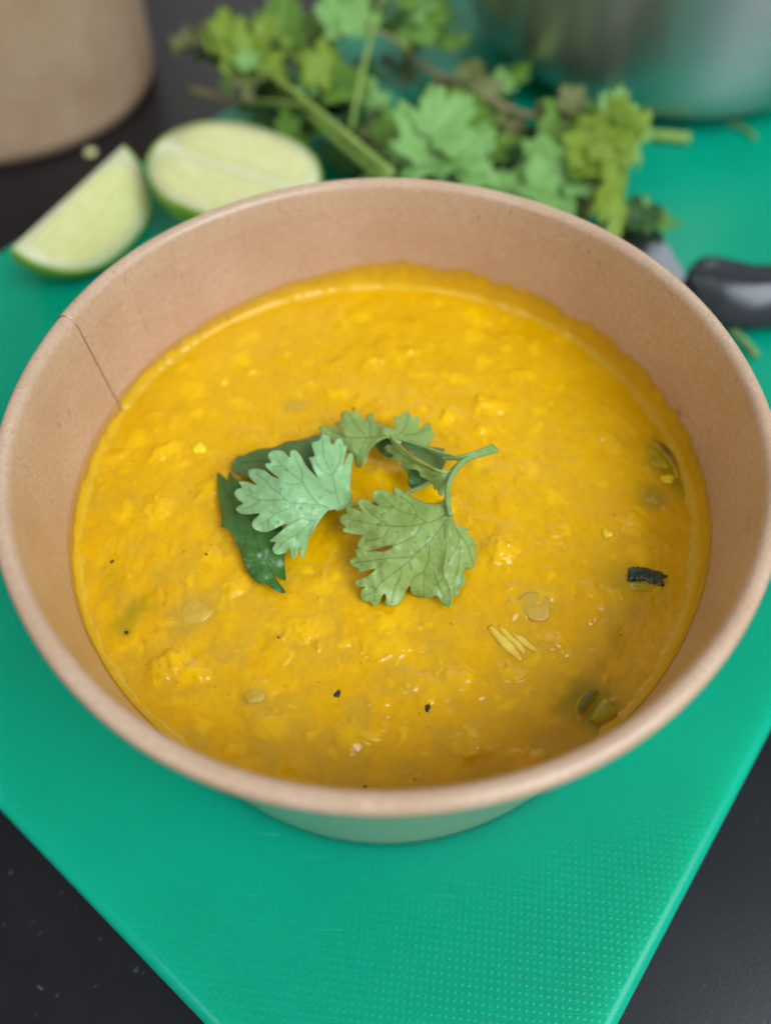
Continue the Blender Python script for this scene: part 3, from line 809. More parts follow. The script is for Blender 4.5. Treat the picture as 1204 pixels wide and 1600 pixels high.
B_out = [(895, 120), (880, 190), (845, 225), (770, 235), (700, 220), (640, 195), (580, 160), (530, 125), (485, 107), (465, 125), (475, 167), (440, 150), (400, 130), (350, 127), (315, 150), (312, 185), (330, 220), (360, 258), (310, 240), (280, 215),
         (235, 198), (200, 210), (198, 245), (222, 300), (180, 280), (130, 262), (100, 275), (105, 312), (65, 325), (44, 350), (60, 385), (94, 415), (75, 440), (100, 460), (160, 475), (228, 486), (200, 520), (187, 555), (205, 585), (268, 605), (320, 595),
         (390, 575), (472, 566), (430, 598), (380, 612), (320, 606), (270, 608), (190, 588), (170, 610), (182, 648), (145, 670), (130, 700), (150, 725), (192, 740), (195, 775), (250, 765), (332, 745), (290, 790), (240, 815), (190, 830), (172, 860), (185, 885),
         (252, 887), (220, 920), (212, 960), (230, 995), (290, 1005), (310, 1035), (335, 1040), (365, 1010), (385, 960), (406, 943), (415, 985), (405, 1020), (450, 1035), (510, 1030), (540, 990), (570, 920), (605, 878), (612, 935), (680, 970), (760, 970),
         (812, 955), (840, 1000), (880, 1040), (915, 1045), (935, 1000), (935, 950), (905, 905), (880, 830), (872, 770), (880, 690), (895, 600), (910, 500), (922, 420), (925, 330), (920, 240), (920, 150)]
B_v = [[(912, 300), (820, 358), (700, 395), (600, 412), (430, 410), (250, 385), (90, 352)], [(720, 375), (640, 330), (520, 293), (430, 225), (370, 165)], [(660, 330), (620, 250), (530, 180)], [(690, 400), (640, 480), (560, 530), (470, 562), (300, 580)],
       [(885, 360), (770, 520), (690, 590), (600, 680), (520, 745), (380, 850), (310, 930), (240, 965)], [(755, 530), (745, 690), (715, 760), (712, 960)], [(715, 765), (630, 820), (610, 870)], [(780, 720), (808, 830), (870, 990)], [(600, 660), (450, 662), (250, 690), (160, 700)],
       [(522, 745), (530, 800), (480, 900), (455, 1015)], [(410, 675), (340, 745)], [(875, 400), (868, 530)], [(430, 410), (280, 295), (230, 230)], [(480, 270), (390, 260)], [(430, 440), (390, 500), (250, 530)], [(340, 900), (270, 880)], [(330, 910), (320, 1000)], [(600, 690), (610, 760)], [(860, 820), (800, 880)]]
B_z = [(698, 765, .0630), (703, 800, .0618), (640, 790, .0600), (600, 775, .0595), (530, 812, .0560), (560, 800, .0575), (600, 850, .0575), (640, 830, .0595), (550, 880, .0525), (560, 935, .0500), (590, 945, .0496), (630, 900, .0540), (660, 920, .0510), (703, 945, .0496), (697, 880, .0565), (670, 860, .0575)]
garnish_leaf(B_out, s3, o3, B_z, B_v, M['leaf_sage'], G, drops=40, label='large veined sage green leaf right of the centre', seed=4)
C_out = [(925, 320), (965, 400), (1010, 415), (1062, 430), (1060, 445), (1040, 452), (1090, 500), (1130, 555), (1130, 572), (1093, 548), (1115, 600), (1115, 680), (1090, 750), (1038, 735), (1030, 790), (1030, 870), (1000, 890), (985, 940), (960, 962), (930, 940), (890, 860), (860, 760), (865, 680), (880, 560), (905, 420)]
garnish_leaf(C_out, s3, o3, [(704, 806, .0612), (725, 825, .0570), (744, 852, .0520), (735, 890, .0508), (712, 930, .0497), (695, 890, .0535), (694, 850, .0560), (720, 860, .0538)],
             [[(960, 430), (990, 500), (960, 600), (895, 700)], [(990, 500), (992, 650), (960, 850)], [(1000, 490), (1050, 560), (1095, 700)], [(975, 750), (940, 830)], [(1060, 570), (1085, 560)]], M['leaf_sage'], G, drops=8, label='folded away right half of the large leaf', seed=5)
s2, o2 = 4.013, (490, 630)
D_out = [(28, 150), (80, 140), (130, 155), (195, 192), (140, 145), (138, 122), (175, 105), (170, 70), (200, 45), (235, 62), (270, 50), (300, 80), (318, 115), (335, 75), (370, 65), (385, 112), (420, 125), (435, 155), (435, 185), (470, 200), (475, 212), (430, 225), (390, 250), (352, 290),
         (335, 330), (325, 370), (290, 405), (265, 390), (255, 340), (215, 310), (180, 270), (130, 240), (60, 200)]
garnish_leaf(D_out, s2, o2, [(497, 668, .0545), (540, 645, .0565), (580, 648, .0570), (605, 682, .0590), (560, 690, .0575), (562, 728, .0540), (530, 690, .0560)],
             [[(460, 205), (330, 215), (210, 215), (90, 165)], [(330, 215), (260, 130), (220, 70)], [(350, 212), (350, 100)], [(330, 218), (290, 300), (290, 380)]], M['leaf_sage'], G, drops=6, label='pale leaf at the back left of the garnish', seed=6)
E_out = [(430, 150), (470, 140), (500, 165), (512, 130), (498, 85), (540, 85), (562, 60), (592, 48), (615, 88), (650, 80), (665, 105), (655, 168), (700, 130), (730, 130), (740, 175), (760, 185), (750, 210), (720, 262), (690, 280), (600, 270), (520, 250), (470, 220), (440, 190)]
garnish_leaf(E_out, s2, o2, [(603, 672, .0590), (637, 645, .0570), (675, 665, .0555), (672, 692, .0560), (630, 690, .0585)], [[(500, 215), (570, 160), (590, 70)], [(560, 200), (650, 190), (720, 150)]], M['leaf_sage'], G, label='pale leaf at the back right of the garnish', seed=7)
F_out = [(540, 230), (600, 232), (680, 262), (740, 275), (810, 285), (818, 300), (790, 305), (825, 340), (825, 375), (800, 418), (760, 408), (700, 370), (640, 335), (590, 300)]
garnish_leaf(F_out, s2, o2, [(625, 688, .0575), (660, 697, .0580), (692, 705, .0555), (694, 733, .0560), (650, 715, .0600)], [[(820, 345), (700, 310), (570, 240)]], M['leaf_olive'], G, label='darker leaf standing behind the folded one', seed=8)
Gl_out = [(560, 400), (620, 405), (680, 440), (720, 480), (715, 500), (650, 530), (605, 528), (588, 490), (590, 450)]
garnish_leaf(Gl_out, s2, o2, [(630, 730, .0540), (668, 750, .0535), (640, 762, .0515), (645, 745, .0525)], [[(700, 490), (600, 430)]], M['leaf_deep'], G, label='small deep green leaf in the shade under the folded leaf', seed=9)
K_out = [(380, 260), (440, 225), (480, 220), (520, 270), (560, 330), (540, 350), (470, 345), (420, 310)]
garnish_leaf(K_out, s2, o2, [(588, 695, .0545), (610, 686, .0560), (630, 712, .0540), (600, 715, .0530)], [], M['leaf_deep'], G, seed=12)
H_out = [(478, 195), (500, 225), (545, 268), (600, 318), (660, 358), (720, 390), (790, 418), (850, 420), (890, 405), (880, 450), (850, 480), (830, 525), (815, 565), (800, 582), (780, 570), (776, 545), (755, 540), (745, 508), (710, 482), (668, 458), (655, 425), (620, 415), (575, 415), (548, 392), (555, 360), (500, 362), (455, 352),
         (495, 338), (492, 318), (460, 305), (447, 280), (460, 262), (495, 262), (478, 225)]
garnish_leaf(H_out, s2, o2, [(609, 680, .0640), (640, 705, .0650), (680, 730, .0640), (708, 733, .0630), (605, 700, .0600), (610, 717, .0590), (640, 730, .0610), (665, 750, .0600), (690, 772, .0590), (700, 755, .0620)],
             [[(880, 430), (800, 440), (700, 400), (600, 355), (500, 285)], [(800, 440), (740, 465)], [(640, 370), (590, 380)]], M['leaf_sage'], G, drops=6, label='pale folded leaf below the stem fork', seed=10)


def gstem(pts, r0, r1, mat=M['stem_fresh'], n=10):
    p = smooth_path([ray(a, c, z) - np.array(GC) for a, c, z in pts], 6)
    link('stem', tube(p, list(np.linspace(r0, r1, len(p))), n), mat, G)


gstem([(774, 703, .0600), (752, 709, .0615), (728, 718, .0625), (712, 733, .0630), (702, 752, .0632), (698, 775, .0630), (703, 806, .0622)], .00075, .00055)
gstem([(769, 698, .0605), (745, 707, .0622), (725, 713, .0625), (708, 716, .0615), (690, 716, .0600)], .00065, .0004)
gstem([(716, 725, .0620), (700, 740, .0580), (672, 753, .0535), (635, 770, .0525), (590, 786, .0530), (552, 790, .0545), (524, 796, .0575)], .0005, .0004)
gstem([(716, 718, .0620), (690, 708, .0600), (650, 694, .0590), (608, 682, .0592)], .0004, .0003)

# ------------------------------------------------------------------ limes
LIME_R, LIME_A = 0.0252, 0.0330


def lime_r(t):
    t = abs(t); body = math.sqrt(max(0.0, 1 - t ** 2.5)); nip = 0.16 * math.exp(-((t - 1) / 0.05) ** 2) * math.sqrt(max(0.0, 1 - t))
    return LIME_R * (body ** 1.05 + nip)


def lime(name, label, frame, span, origin):
    """part of a lime cut along its axis: axis = local x, first cut face at angle 0, second at span"""
    root = empty(name, (0, 0, 0), label, 'lime'); root.matrix_world = frame; nt_, na = 49, 33
    ts = [math.sin(math.pi / 2 * q) for q in np.linspace(-1, 1, nt_)]
    v = []
    for t in ts:
        r = lime_r(t)
        for i in range(na):
            a = span * i / (na - 1); v.append((t * LIME_A, r * math.cos(a), -r * math.sin(a)))
    n0 = len(v); v2 = [(x * 0.968, y * 0.965, z * 0.965) for x, y, z in v]
    f = grid_faces(nt_, na) + [tuple(reversed(q)) for q in grid_faces(nt_, na, off=n0)]
    for i in range(nt_ - 1):
        for e in (0, na - 1): f.append((i * na + e, (i + 1) * na + e, (i + 1) * na + e + n0, i * na + e + n0))
    link('rind', recalc(mesh(v + v2, f)), M['rind'], root)
    # pith: closed body just inside the rind, its cut faces 0.15 mm below the rind's edge
    v = []
    for t in ts:
        r = lime_r(t) * 0.968
        for i in range(na): a = span * i / (na - 1); v.append((t * LIME_A * 0.970, r * math.cos(a), -r * math.sin(a)))
        v.append((t * LIME_A * 0.970, 0, 0))
    link('pith', recalc(mesh(v, grid_faces(nt_, na + 1) + [(i * (na + 1), (i + 1) * (na + 1), (i + 1) * (na + 1) + na, i * (na + 1) + na) for i in range(nt_ - 1)])), M['pith'], root)
    for side, ang in ((0, 0.0), (1, span)):
        # a flesh segment on each cut half face, slightly domed above it
        e1 = Vector((0, math.cos(ang), -math.sin(ang))); nrm = Vector((0, math.sin(ang), math.cos(ang))) * (1 if side == 0 else -1)
        nu_, nv_ = 41, 15; vv_ = []
        for i in range(nu_):
            t = -0.86 + 1.72 * i / (nu_ - 1); ro = lime_r(t) * 0.968 - 0.0013 + 0.0003 * math.sin(t * 23); ri = 0.0004 + 0.0003 * math.sin(5 * t + side * 2) + 0.0030 * max(0, abs(t) - 0.45)
            for j in range(nv_):
                s = j / (nv_ - 1); rad_ = ri + max(0.0003, ro - ri) * s
                ed = min(i, nu_ - 1 - i, 6) / 6 * min(j, nv_ - 1 - j, 3) / 3
                hgt = -0.0004 + 0.0011 * ed ** 0.5 + 0.00010 * math.sin(i * 1.7 + j * 0.6 * math.sin(i)) * ed
                vv_.append(Vector((t * LIME_A * 0.970, 0, 0)) + e1 * rad_ + nrm * hgt)
        link('segment', recalc(mesh(vv_, grid_faces(nu_, nv_))), M['flesh'], root)
    return root


def frame_from(c, axis, w_):
    x = Vector(axis).normalized(); y = (Vector(w_) - x * Vector(w_).dot(x)).normalized(); z = x.cross(y)
    return Matrix(((x.x, y.x, z.x, c.x), (x.y, y.y, z.y, c.y), (x.z, y.z, z.z, c.z), (0, 0, 0, 1)))


# half: cut face up, tilted a little towards the camera
a0, a1 = P(243, 224, 0.0262), P(492, 305, 0.0225)
lime('lime_half', 'halved lime with its pale cut face up behind the rim of the soup bowl', frame_from((a0 + a1) / 2, a1 - a0, Vector((0.25, 0.9, 0.06))), math.pi, None)
# wedge: core line at upper left, the visible face slopes down to the right
b0, b1 = P(14, 392, 0.0225), P(197, 224, 0.0225)
lime('lime_wedge', 'lime wedge with one cut face showing at the left, beside the halved lime', frame_from((b0 + b1) / 2, b0 - b1, P(190, 372, 0.009) - P(105, 308, 0.0225)), R(80), None)

# ------------------------------------------------------------------ steel pot
PC = (0.1319, 0.3995)
prof = [(0.0005, 0.0012), (0.066, 0.0012), (0.0695, 0.0003), (0.0715, 0.0006), (0.0735, 0.0018), (0.0775, 0.0042), (0.0835, 0.0088), (0.0885, 0.0140), (0.0922, 0.0200), (0.0948, 0.0280), (0.0962, 0.0380), (0.0972, 0.0550), (0.0980, 0.0900), (0.0984, 0.1100)]
pts_ = smooth_path(prof, 4); inn = [(max(0.0004, r - 0.0010), z + (0.0012 if r < 0.09 else 0)) for r, z in pts_[::-1]]
root = empty('steel_pot', (*PC, 0.0), 'brushed stainless steel pot with rounded base at the top right on the green board', 'pot')
lip = [(0.0984 + 0.0012 * math.sin(a) + 0.0006, 0.1100 + 0.0016 - 0.0016 * math.cos(a)) for a in np.linspace(0.3, math.pi * 1.6, 9)]
link('body', recalc(lathe([tuple(q) for q in pts_] + inn, 160)), M['steel'], root)
link('rim', recalc(lathe([(0.0984 + 0.0016 * math.cos(a), 0.1100 + 0.0016 * math.sin(a)) for a in np.linspace(0, 2 * math.pi, 13)], 160)), M['steel'], root)

# ------------------------------------------------------------------ knife
ko = P(1100, 450, 0.0)
root = empty('kitchen_knife', (ko.x, ko.y, 0), 'kitchen knife with curved black handle half hidden by the soup bowl at right', 'knife')
HX = [0.1045, 0.1075, 0.112, 0.117, 0.124, 0.130, 0.138, 0.155, 0.170, 0.185, 0.200, 0.212, 0.218]
HT = [0.2140, 0.2190, 0.2225, 0.2225, 0.2195, 0.2178, 0.2180, 0.2175, 0.2205, 0.2220, 0.2220, 0.2190, 0.2120]
HB = [0.2060, 0.2015, 0.1985, 0.1965, 0.1958, 0.1960, 0.1968, 0.1990, 0.2010, 0.2005, 0.1985, 0.1990, 0.2060]
HH = [0.80, 0.93, 1.0, 1.0, 1.0, 1.0, 1.0, 1.0, 1.0, 1.0, 0.97, 0.85, 0.55]
sec = [(0.04, 0.15), (0.0, 0.25), (0.01, 0.42), (0.34, 0.86), (0.38, 0.90), (0.43, 0.94), (0.52, 0.975), (0.60, 1.0), (0.80, 0.96), (0.93, 0.84), (0.99, 0.62), (1.0, 0.42), (0.97, 0.2), (0.88, 0.08), (0.5, 0.03), (0.12, 0.07)]
lp = smooth_path(np.stack([HX, HT, HB, HH], -1), 4); v = []
for x, t, bo, hh in lp:
    for s, hz in sec:
        zc_ = 0.0095; v.append((x - ko.x, bo + (t - bo) * s - ko.y, zc_ + (0.0006 + 0.0165 * hz - zc_) * hh))
n_ = len(sec); f = [(i * n_ + k_, i * n_ + (k_ + 1) % n_, (i + 1) * n_ + (k_ + 1) % n_, (i + 1) * n_ + k_) for i in range(len(lp) - 1) for k_ in range(n_)] + [tuple(range(n_)), tuple((len(lp) - 1) * n_ + k_ for k_ in range(n_))[::-1]]
link('handle', recalc(mesh(v, f)), M['handle'], root)
bl = smooth_path([(0.1085, 0.2020), (0.1075, 0.2165), (0.1050, 0.2300), (0.1025, 0.2440), (0.0985, 0.2480), (0.0850, 0.2485), (0.0600, 0.2480), (0.0350, 0.2450), (0.0150, 0.2380), (0.0060, 0.2290), (0.0300, 0.2140), (0.0700, 0.2040)], 4)
cy_ = 0.205; v = []
for zz, edge in ((0.0062, 0), (0.0080, 0)):
    for x, y in bl:
        thin_ = 1 - 0.85 * np.clip((y - cy_) / 0.043, 0, 1); v.append((x - ko.x, y - ko.y, 0.0071 + (zz - 0.0071) * thin_ - 0.0035 * np.clip((0.105 - x) / 0.1, 0, 1)))
m = len(bl); f = [tuple(range(m))[::-1], tuple(range(m, 2 * m))] + [(i, (i + 1) % m, m + (i + 1) % m, m + i) for i in range(m)]
link('blade', recalc(mesh(v, f, False)), M['blade'], root)


# ------------------------------------------------------------------ loose coriander behind the bowl
def herb_variant(seed):
    rg = random.Random(seed); pts = []
    lob = [(-95 + rg.uniform(-8, 8), 0.60), (-48 + rg.uniform(-6, 6), 0.88), (rg.uniform(-5, 5), 1.0), (48 + rg.uniform(-6, 6), 0.88), (95 + rg.uniform(-8, 8), 0.60)]
    for a in np.linspace(-128, 128, 90):
        r = 0.40
        for la, lr in lob:
            d = abs(a - la) / 27; r = max(r, lr * (1 - 0.42 * d ** 1.7))
        r *= 1 + 0.075 * math.cos(R(a) * 22 + seed) + 0.03 * rg.uniform(-1, 1)
        if abs(a) > 105: r *= 0.75
        pts.append((r * math.sin(R(a)), r * math.cos(R(a))))
    pts.append((0, -0.03))
    q, tris = tri_outline(np.array(pts), 0.075)
    x, y = q[:, 0], q[:, 1]
    cu, cv, fo = rg.uniform(-0.1, 0.45), rg.uniform(-0.2, 0.5), rg.uniform(-0.25, 0.35)
    z = -cu * x * x - cv * y * y + fo * np.abs(x) + 0.08 * fbm(x * 2.0, y * 2.0, seed, 2)
    me = recalc(mesh(np.stack([x, y, z], -1), tris))
    ang = np.arctan2(x, y); ve = np.clip(1 - np.abs(x) / 0.03, 0, 1)
    for la, _ in lob: ve = np.maximum(ve, np.clip(1 - np.abs(np.sin(ang - R(la))) * np.hypot(x, y) / 0.035, 0, 1) * (np.cos(ang - R(la)) > 0))
    attr(me, 'vein', ve * 0.6)
    return me


VAR = [herb_variant(60 + q) for q in range(7)]
VCACHE = {}


def leaf_mesh(vi, mat):
    if (vi, mat) not in VCACHE:
        m = VAR[vi].copy(); m.materials.append(M[mat]); m.name = 'leaf'; VCACHE[(vi, mat)] = m
    return VCACHE[(vi, mat)]


NLEAF = [0]


def herb_leaf(root, px, py, z, size, yaw, tx, ty, mat, sx=1.0):
    """leaf centre at the place seen at (px,py,z); yaw = compass of the tip (0 = away, 90 = right); (tx,ty) = lean of its face"""
    n = Vector((tx, ty, 1)).normalized(); d = Vector((math.sin(R(yaw)), math.cos(R(yaw)), 0)); y = (d - n * d.dot(n)).normalized(); x = y.cross(n)
    c = P(px, py, z) - y * size * 0.00045
    NLEAF[0] += 1
    o = link('leaf', leaf_mesh(NLEAF[0] % 7, mat), None, root)
    s = size * 0.001; mw = Matrix(((x.x, y.x, n.x, c.x), (x.y, y.y, n.y, c.y), (x.z, y.z, n.z, c.z), (0, 0, 0, 1))) @ Matrix.Diagonal((s * sx, s, s, 1))
    o.matrix_parent_inverse = Matrix.Identity(4); o.matrix_basis = Matrix.Translation(-root.location) @ mw
    solid(o, 0.006)
    return c


def herb_stem(root, pts, r0, r1, mat):
    p = smooth_path([np.array(P(*q)) - np.array(root.location) for q in pts], 6)
    link('stem', tube(p, list(np.linspace(r0, r1, len(p))), 9), M[mat], root)


HR = random.Random(5)
GRP = 'loose coriander sprigs behind the soup bowl'


def sprig(label, base, stems, leaves):
    root = empty('coriander_sprig', P(*base), label, 'herb', GRP)
    for s in stems: herb_stem(root, *s)
    for l in leaves:
        px, py, z, size, yaw, tx, ty, mat = l[:8]; sx = l[8] if len(l) > 8 else 1.0
        herb_leaf(root, px, py, z, size * 0.84, yaw, tx, ty, mat, sx)
        for q in range(2):  # smaller leaflets on hair-thin stalks round each leaf
            dx, dy = HR.uniform(-34, 34), HR.uniform(-24, 24)
            if dx * dx + dy * dy < 200: continue
            m2 = mat if HR.random() < 0.55 else HR.choice(['herb_green', 'herb_mint', 'herb_green', 'herb_olive', 'herb_dark', 'herb_dark', 'herb_dark'])  # extra dark leaflets paint the shade of the gaps into leaf colour
            z2 = max(0.004, z + HR.uniform(-0.012, 0.003))
            if px + dx > 1000 or (py + dy > 150 and px + dx < 400): continue
            herb_leaf(root, px + dx, py + dy, z2, HR.uniform(7, 13), HR.uniform(0, 360), HR.uniform(-.4, .4), HR.uniform(-.6, .1), m2, HR.uniform(.6, 1))
            if HR.random() < 0.5: herb_stem(root, [(px, py, z - 0.002), (px + dx * .5 + HR.uniform(-6, 6), py + dy * .5 + 4, (z + z2) / 2), (px + dx, py + dy, z2)], .0004, .0003, 'stem')
    # hair-thin bare stalks running through the sprig
    for q in range(4):
        l = HR.choice(leaves); a = HR.uniform(0, 6.28); ln = HR.uniform(25, 60); z = max(0.003, l[2] - HR.uniform(0, 0.014))
        e = [(l[0] + ln * k_ * math.cos(a) + HR.uniform(-5, 5), l[1] + ln * k_ * math.sin(a) * 0.7 + HR.uniform(-5, 5), max(0.002, z - 0.004 * abs(k_))) for k_ in (-1, -.4, .3, 1)]
        if min(p_[0] for p_ in e) < 330 or max(p_[0] for p_ in e) > 1000 or max(p_[1] for p_ in e) > 300: continue
        herb_stem(root, e, .00065, .00045, HR.choice(['stem', 'stem_tan', 'stem']))
    return root


sprig('coriander sprig with yellowish leaves hanging over the far left edge of the board', (480, 170, 0.0),
      [([(612, 272, .030), (560, 228, .030), (505, 182, .030), (455, 140, .030), (415, 112, .028), (385, 95, .028)], .0017, .0010, 'stem'), ([(415, 112, .028), (360, 85, .024), (320, 72, .02)], .0008, .0005, 'stem_tan'),
       ([(400, 160, .014), (350, 152, .012), (298, 140, .008)], .0013, .0011, 'stem_tan')],
      [(318, 66, .022, 26, -80, -.1, .0, 'herb_olive', .6), (355, 45, .030, 20, -10, .0, -.5, 'herb_bright', .7), (352, 68, .026, 20, -40, .3, -.3, 'herb_bright', .8), (408, 72, .032, 24, 10, .1, -.5, 'herb_bright', .9), (385, 95, .030, 20, 160, -.2, -.4, 'herb_bright', .9),
       (420, 98, .028, 20, 120, .2, -.3, 'herb_bright', .8), (388, 128, .024, 20, 180, -.3, -.6, 'herb_olive', .7), (432, 118, .022, 16, 150, .3, -.3, 'herb_bright', .7)])
sprig('green coriander sprig lying at the back left of the heap', (470, 90, 0.0), [([(500, 130, .020), (465, 85, .026), (440, 50, .028)], .0009, .0006, 'stem')],
      [(435, 38, .030, 22, -20, .0, -.5, 'herb_green', .9), (474, 36, .030, 24, 40, .2, -.4, 'herb_green', .9), (452, 62, .026, 22, 100, .1, -.3, 'herb_green', .8), (460, 82, .022, 18, 140, .3, -.3, 'herb_green', .8), (412, 45, .020, 14, -60, .0, -.2, 'herb_green', .8)])
sprig('coriander sprig with a pale upright leaf left of the tall stem', (520, 160, 0.0), [([(575, 250, .020), (530, 205, .020), (490, 170, .020), (440, 160, .018), (400, 158, .016)], .0012, .0008, 'stem')],
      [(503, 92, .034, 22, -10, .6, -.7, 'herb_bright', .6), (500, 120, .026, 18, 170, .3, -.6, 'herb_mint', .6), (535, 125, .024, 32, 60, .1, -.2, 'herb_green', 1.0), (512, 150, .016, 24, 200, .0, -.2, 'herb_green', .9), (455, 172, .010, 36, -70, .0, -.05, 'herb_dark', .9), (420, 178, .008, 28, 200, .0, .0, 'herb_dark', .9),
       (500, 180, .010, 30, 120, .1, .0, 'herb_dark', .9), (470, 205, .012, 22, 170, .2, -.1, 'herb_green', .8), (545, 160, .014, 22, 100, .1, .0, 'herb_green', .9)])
sprig('tall stemmed coriander sprig reaching past the top edge of the picture', (560, 200, 0.0), [([(548, 205, .016), (558, 150, .026), (570, 95, .034), (583, 45, .038), (598, -10, .040)], .0011, .0008, 'stem'), ([(583, 45, .038), (565, 15, .040), (560, -20, .040)], .0006, .0005, 'stem'),
      ([(583, 45, .038), (612, 60, .034), (640, 78, .028)], .0008, .0005, 'stem_tan')],
      [(520, 22, .040, 22, -30, .5, -.6, 'herb_mint', .7), (560, 22, .040, 20, 10, .1, -.6, 'herb_mint', .8), (540, 8, .038, 22, -10, .4, -.1, 'herb_green', .8), (620, 15, .036, 26, 30, .0, -.4, 'herb_green', 1.0), (655, 22, .034, 26, 70, .1, -.3, 'herb_green', .9), (640, 5, .036, 22, 20, .0, -.4, 'herb_mint', .9),
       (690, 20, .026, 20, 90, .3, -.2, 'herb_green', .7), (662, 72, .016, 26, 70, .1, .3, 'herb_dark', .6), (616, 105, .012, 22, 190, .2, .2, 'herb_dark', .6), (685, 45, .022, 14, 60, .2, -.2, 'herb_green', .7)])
sprig('coriander sprig with olive brown stems in front of the steel pot', (720, 150, 0.0), [([(628, 85, .010), (672, 112, .014), (715, 130, .016), (755, 150, .018), (800, 172, .018), (850, 186, .016), (885, 190, .016)], .0016, .0012, 'stem_tan'),
      ([(690, 118, .014), (672, 148, .012), (655, 185, .010)], .0009, .0008, 'stem_tan'), ([(815, 178, .016), (795, 205, .014), (780, 232, .012)], .0010, .0012, 'stem_tan')],
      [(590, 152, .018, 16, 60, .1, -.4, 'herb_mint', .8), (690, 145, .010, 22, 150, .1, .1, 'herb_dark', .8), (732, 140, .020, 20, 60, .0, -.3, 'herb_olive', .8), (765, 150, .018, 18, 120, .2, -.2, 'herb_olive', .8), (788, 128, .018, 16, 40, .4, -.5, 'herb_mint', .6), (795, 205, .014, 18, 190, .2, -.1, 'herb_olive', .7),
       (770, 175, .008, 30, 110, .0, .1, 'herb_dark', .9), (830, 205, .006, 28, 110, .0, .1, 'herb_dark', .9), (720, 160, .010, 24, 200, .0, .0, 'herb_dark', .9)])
sprig('coriander sprig with one big mint coloured leaf right behind the bowl rim', (690, 260, 0.0), [([(560, 285, .014), (600, 262, .018), (640, 240, .022), (690, 225, .028)], .0011, .0006, 'stem'), ([(470, 165, .016), (520, 215, .020), (575, 262, .022), (640, 300, .020)], .0013, .0011, 'stem')],
      [(688, 205, .034, 32, 10, .1, -.45, 'herb_mint', 1.0), (702, 190, .036, 26, 40, .2, -.5, 'herb_mint', .9), (745, 195, .026, 30, 160, .7, -.3, 'herb_green', .9), (650, 240, .028, 26, -80, -.1, -.4, 'herb_mint', .9), (620, 205, .022, 22, -20, .0, -.4, 'herb_green', .9), (602, 235, .020, 20, 200, -.1, -.3, 'herb_olive', .8),
       (700, 245, .026, 22, 140, .3, .1, 'herb_green', .9), (745, 260, .026, 24, 110, .1, -.3, 'herb_mint', .9), (670, 275, .020, 26, 200, .0, -.2, 'herb_mint', .9), (715, 275, .018, 24, 150, .0, -.2, 'herb_green', .9), (580, 195, .014, 22, 30, .0, -.1, 'herb_dark', .9), (560, 240, .010, 28, 60, .0, .0, 'herb_dark', .9), (765, 235, .016, 24, 80, .0, -.1, 'herb_green', .9),
       (640, 200, .014, 22, 100, .0, -.1, 'herb_green', .9)])
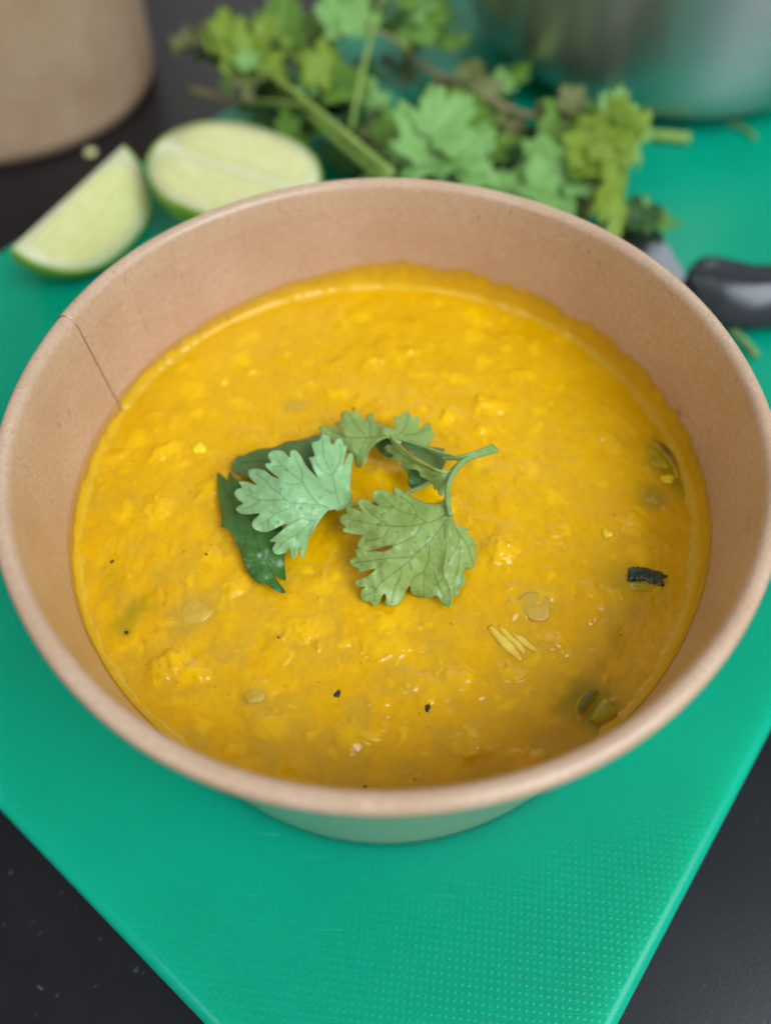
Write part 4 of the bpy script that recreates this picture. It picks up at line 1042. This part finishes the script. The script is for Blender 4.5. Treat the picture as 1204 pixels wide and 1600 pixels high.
sprig('coriander sprig with curled bright leaves at the right end of the heap', (900, 260, 0.0), [([(790, 290, .014), (850, 265, .018), (905, 240, .024), (945, 215, .030)], .0010, .0006, 'stem'), ([(905, 240, .024), (885, 200, .024)], .0006, .0004, 'stem'), ([(930, 225, .026), (955, 265, .026), (967, 300, .024)], .0006, .0004, 'stem')],
      [(880, 168, .028, 20, 10, .0, -.5, 'herb_olive', .9), (885, 205, .024, 24, 180, .0, -.4, 'herb_green', .8), (905, 195, .022, 16, 40, .0, -.2, 'herb_green', .8), (962, 170, .034, 18, 10, .2, -.6, 'herb_mint', .8), (945, 205, .036, 26, -60, -.1, -.7, 'herb_bright', .8), (985, 222, .030, 22, 130, .7, -.4, 'herb_mint', .8), (935, 245, .030, 24, 170, -.2, -.5, 'herb_bright', .9),
       (960, 262, .030, 20, 160, .4, -.6, 'herb_bright', .8), (967, 325, .026, 34, 175, .6, -.6, 'herb_bright', .42), (830, 285, .024, 32, -80, .0, -.25, 'herb_mint', 1.0), (865, 300, .022, 26, 110, .1, -.2, 'herb_mint', .9), (915, 275, .024, 22, 80, .0, -.4, 'herb_mint', .8), (905, 310, .014, 24, 190, .0, -.2, 'herb_olive', .9), (895, 255, .016, 24, 220, .0, -.1, 'herb_green', .9),
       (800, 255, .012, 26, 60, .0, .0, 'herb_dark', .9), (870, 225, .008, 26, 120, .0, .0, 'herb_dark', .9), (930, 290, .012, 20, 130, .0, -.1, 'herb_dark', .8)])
sprig('small dark coriander sprig lying on the knife blade', (1010, 345, 0.0), [([(975, 350, .012), (1000, 338, .012), (1030, 340, .010)], .0006, .0004, 'stem_fresh')],
      [(1000, 340, .014, 16, 200, .2, -.2, 'herb_dark', .8), (1014, 335, .014, 15, 170, .5, -.4, 'herb_mint', .5), (1035, 345, .010, 16, 100, .2, -.1, 'herb_green', .7), (990, 335, .010, 16, -40, .0, -.1, 'herb_dark', .8)])


def stalk(label, pts, r, mat):
    o = tube(smooth_path([np.array(P(*q)) for q in pts], 6), r, 10); tag(link('stalk_piece', o, M[mat]), label, 'herb stalk', 'cut coriander stalks on the board')


stalk('thick olive green stalk piece lying in front of the steel pot', [(995, 207, .0022), (1035, 212, .0022), (1076, 216, .0022)], .0023, 'stem')
stalk('thin dark stalk piece at the right foot of the steel pot', [(1128, 186, .0009), (1160, 200, .0009), (1180, 216, .0009)], .0009, 'stem_fresh')
stalk('short sage green stalk piece between the knife handle and the bowl rim', [(1138, 512, .0013), (1160, 532, .0013), (1181, 556, .0013)], .0013, 'stem_fresh')
blob_ = P(142, 238, -TH + 0.0012)
bb = bmesh.new(); bmesh.ops.create_icosphere(bb, subdivisions=3, radius=0.0026)
for vtx in bb.verts: vtx.co *= 1 + 0.18 * math.sin(vtx.co.x * 1900 + 1) * math.cos(vtx.co.y * 1500); vtx.co.z *= 0.6
me = bpy.data.meshes.new('m'); bb.to_mesh(me); bb.free(); me.polygons.foreach_set('use_smooth', [True] * len(me.polygons))
o = tag(link('lime_scrap', me, M['flesh']), 'tiny pale lime scrap on the black worktop beside the second bowl', 'lime scrap'); o.location = blob_
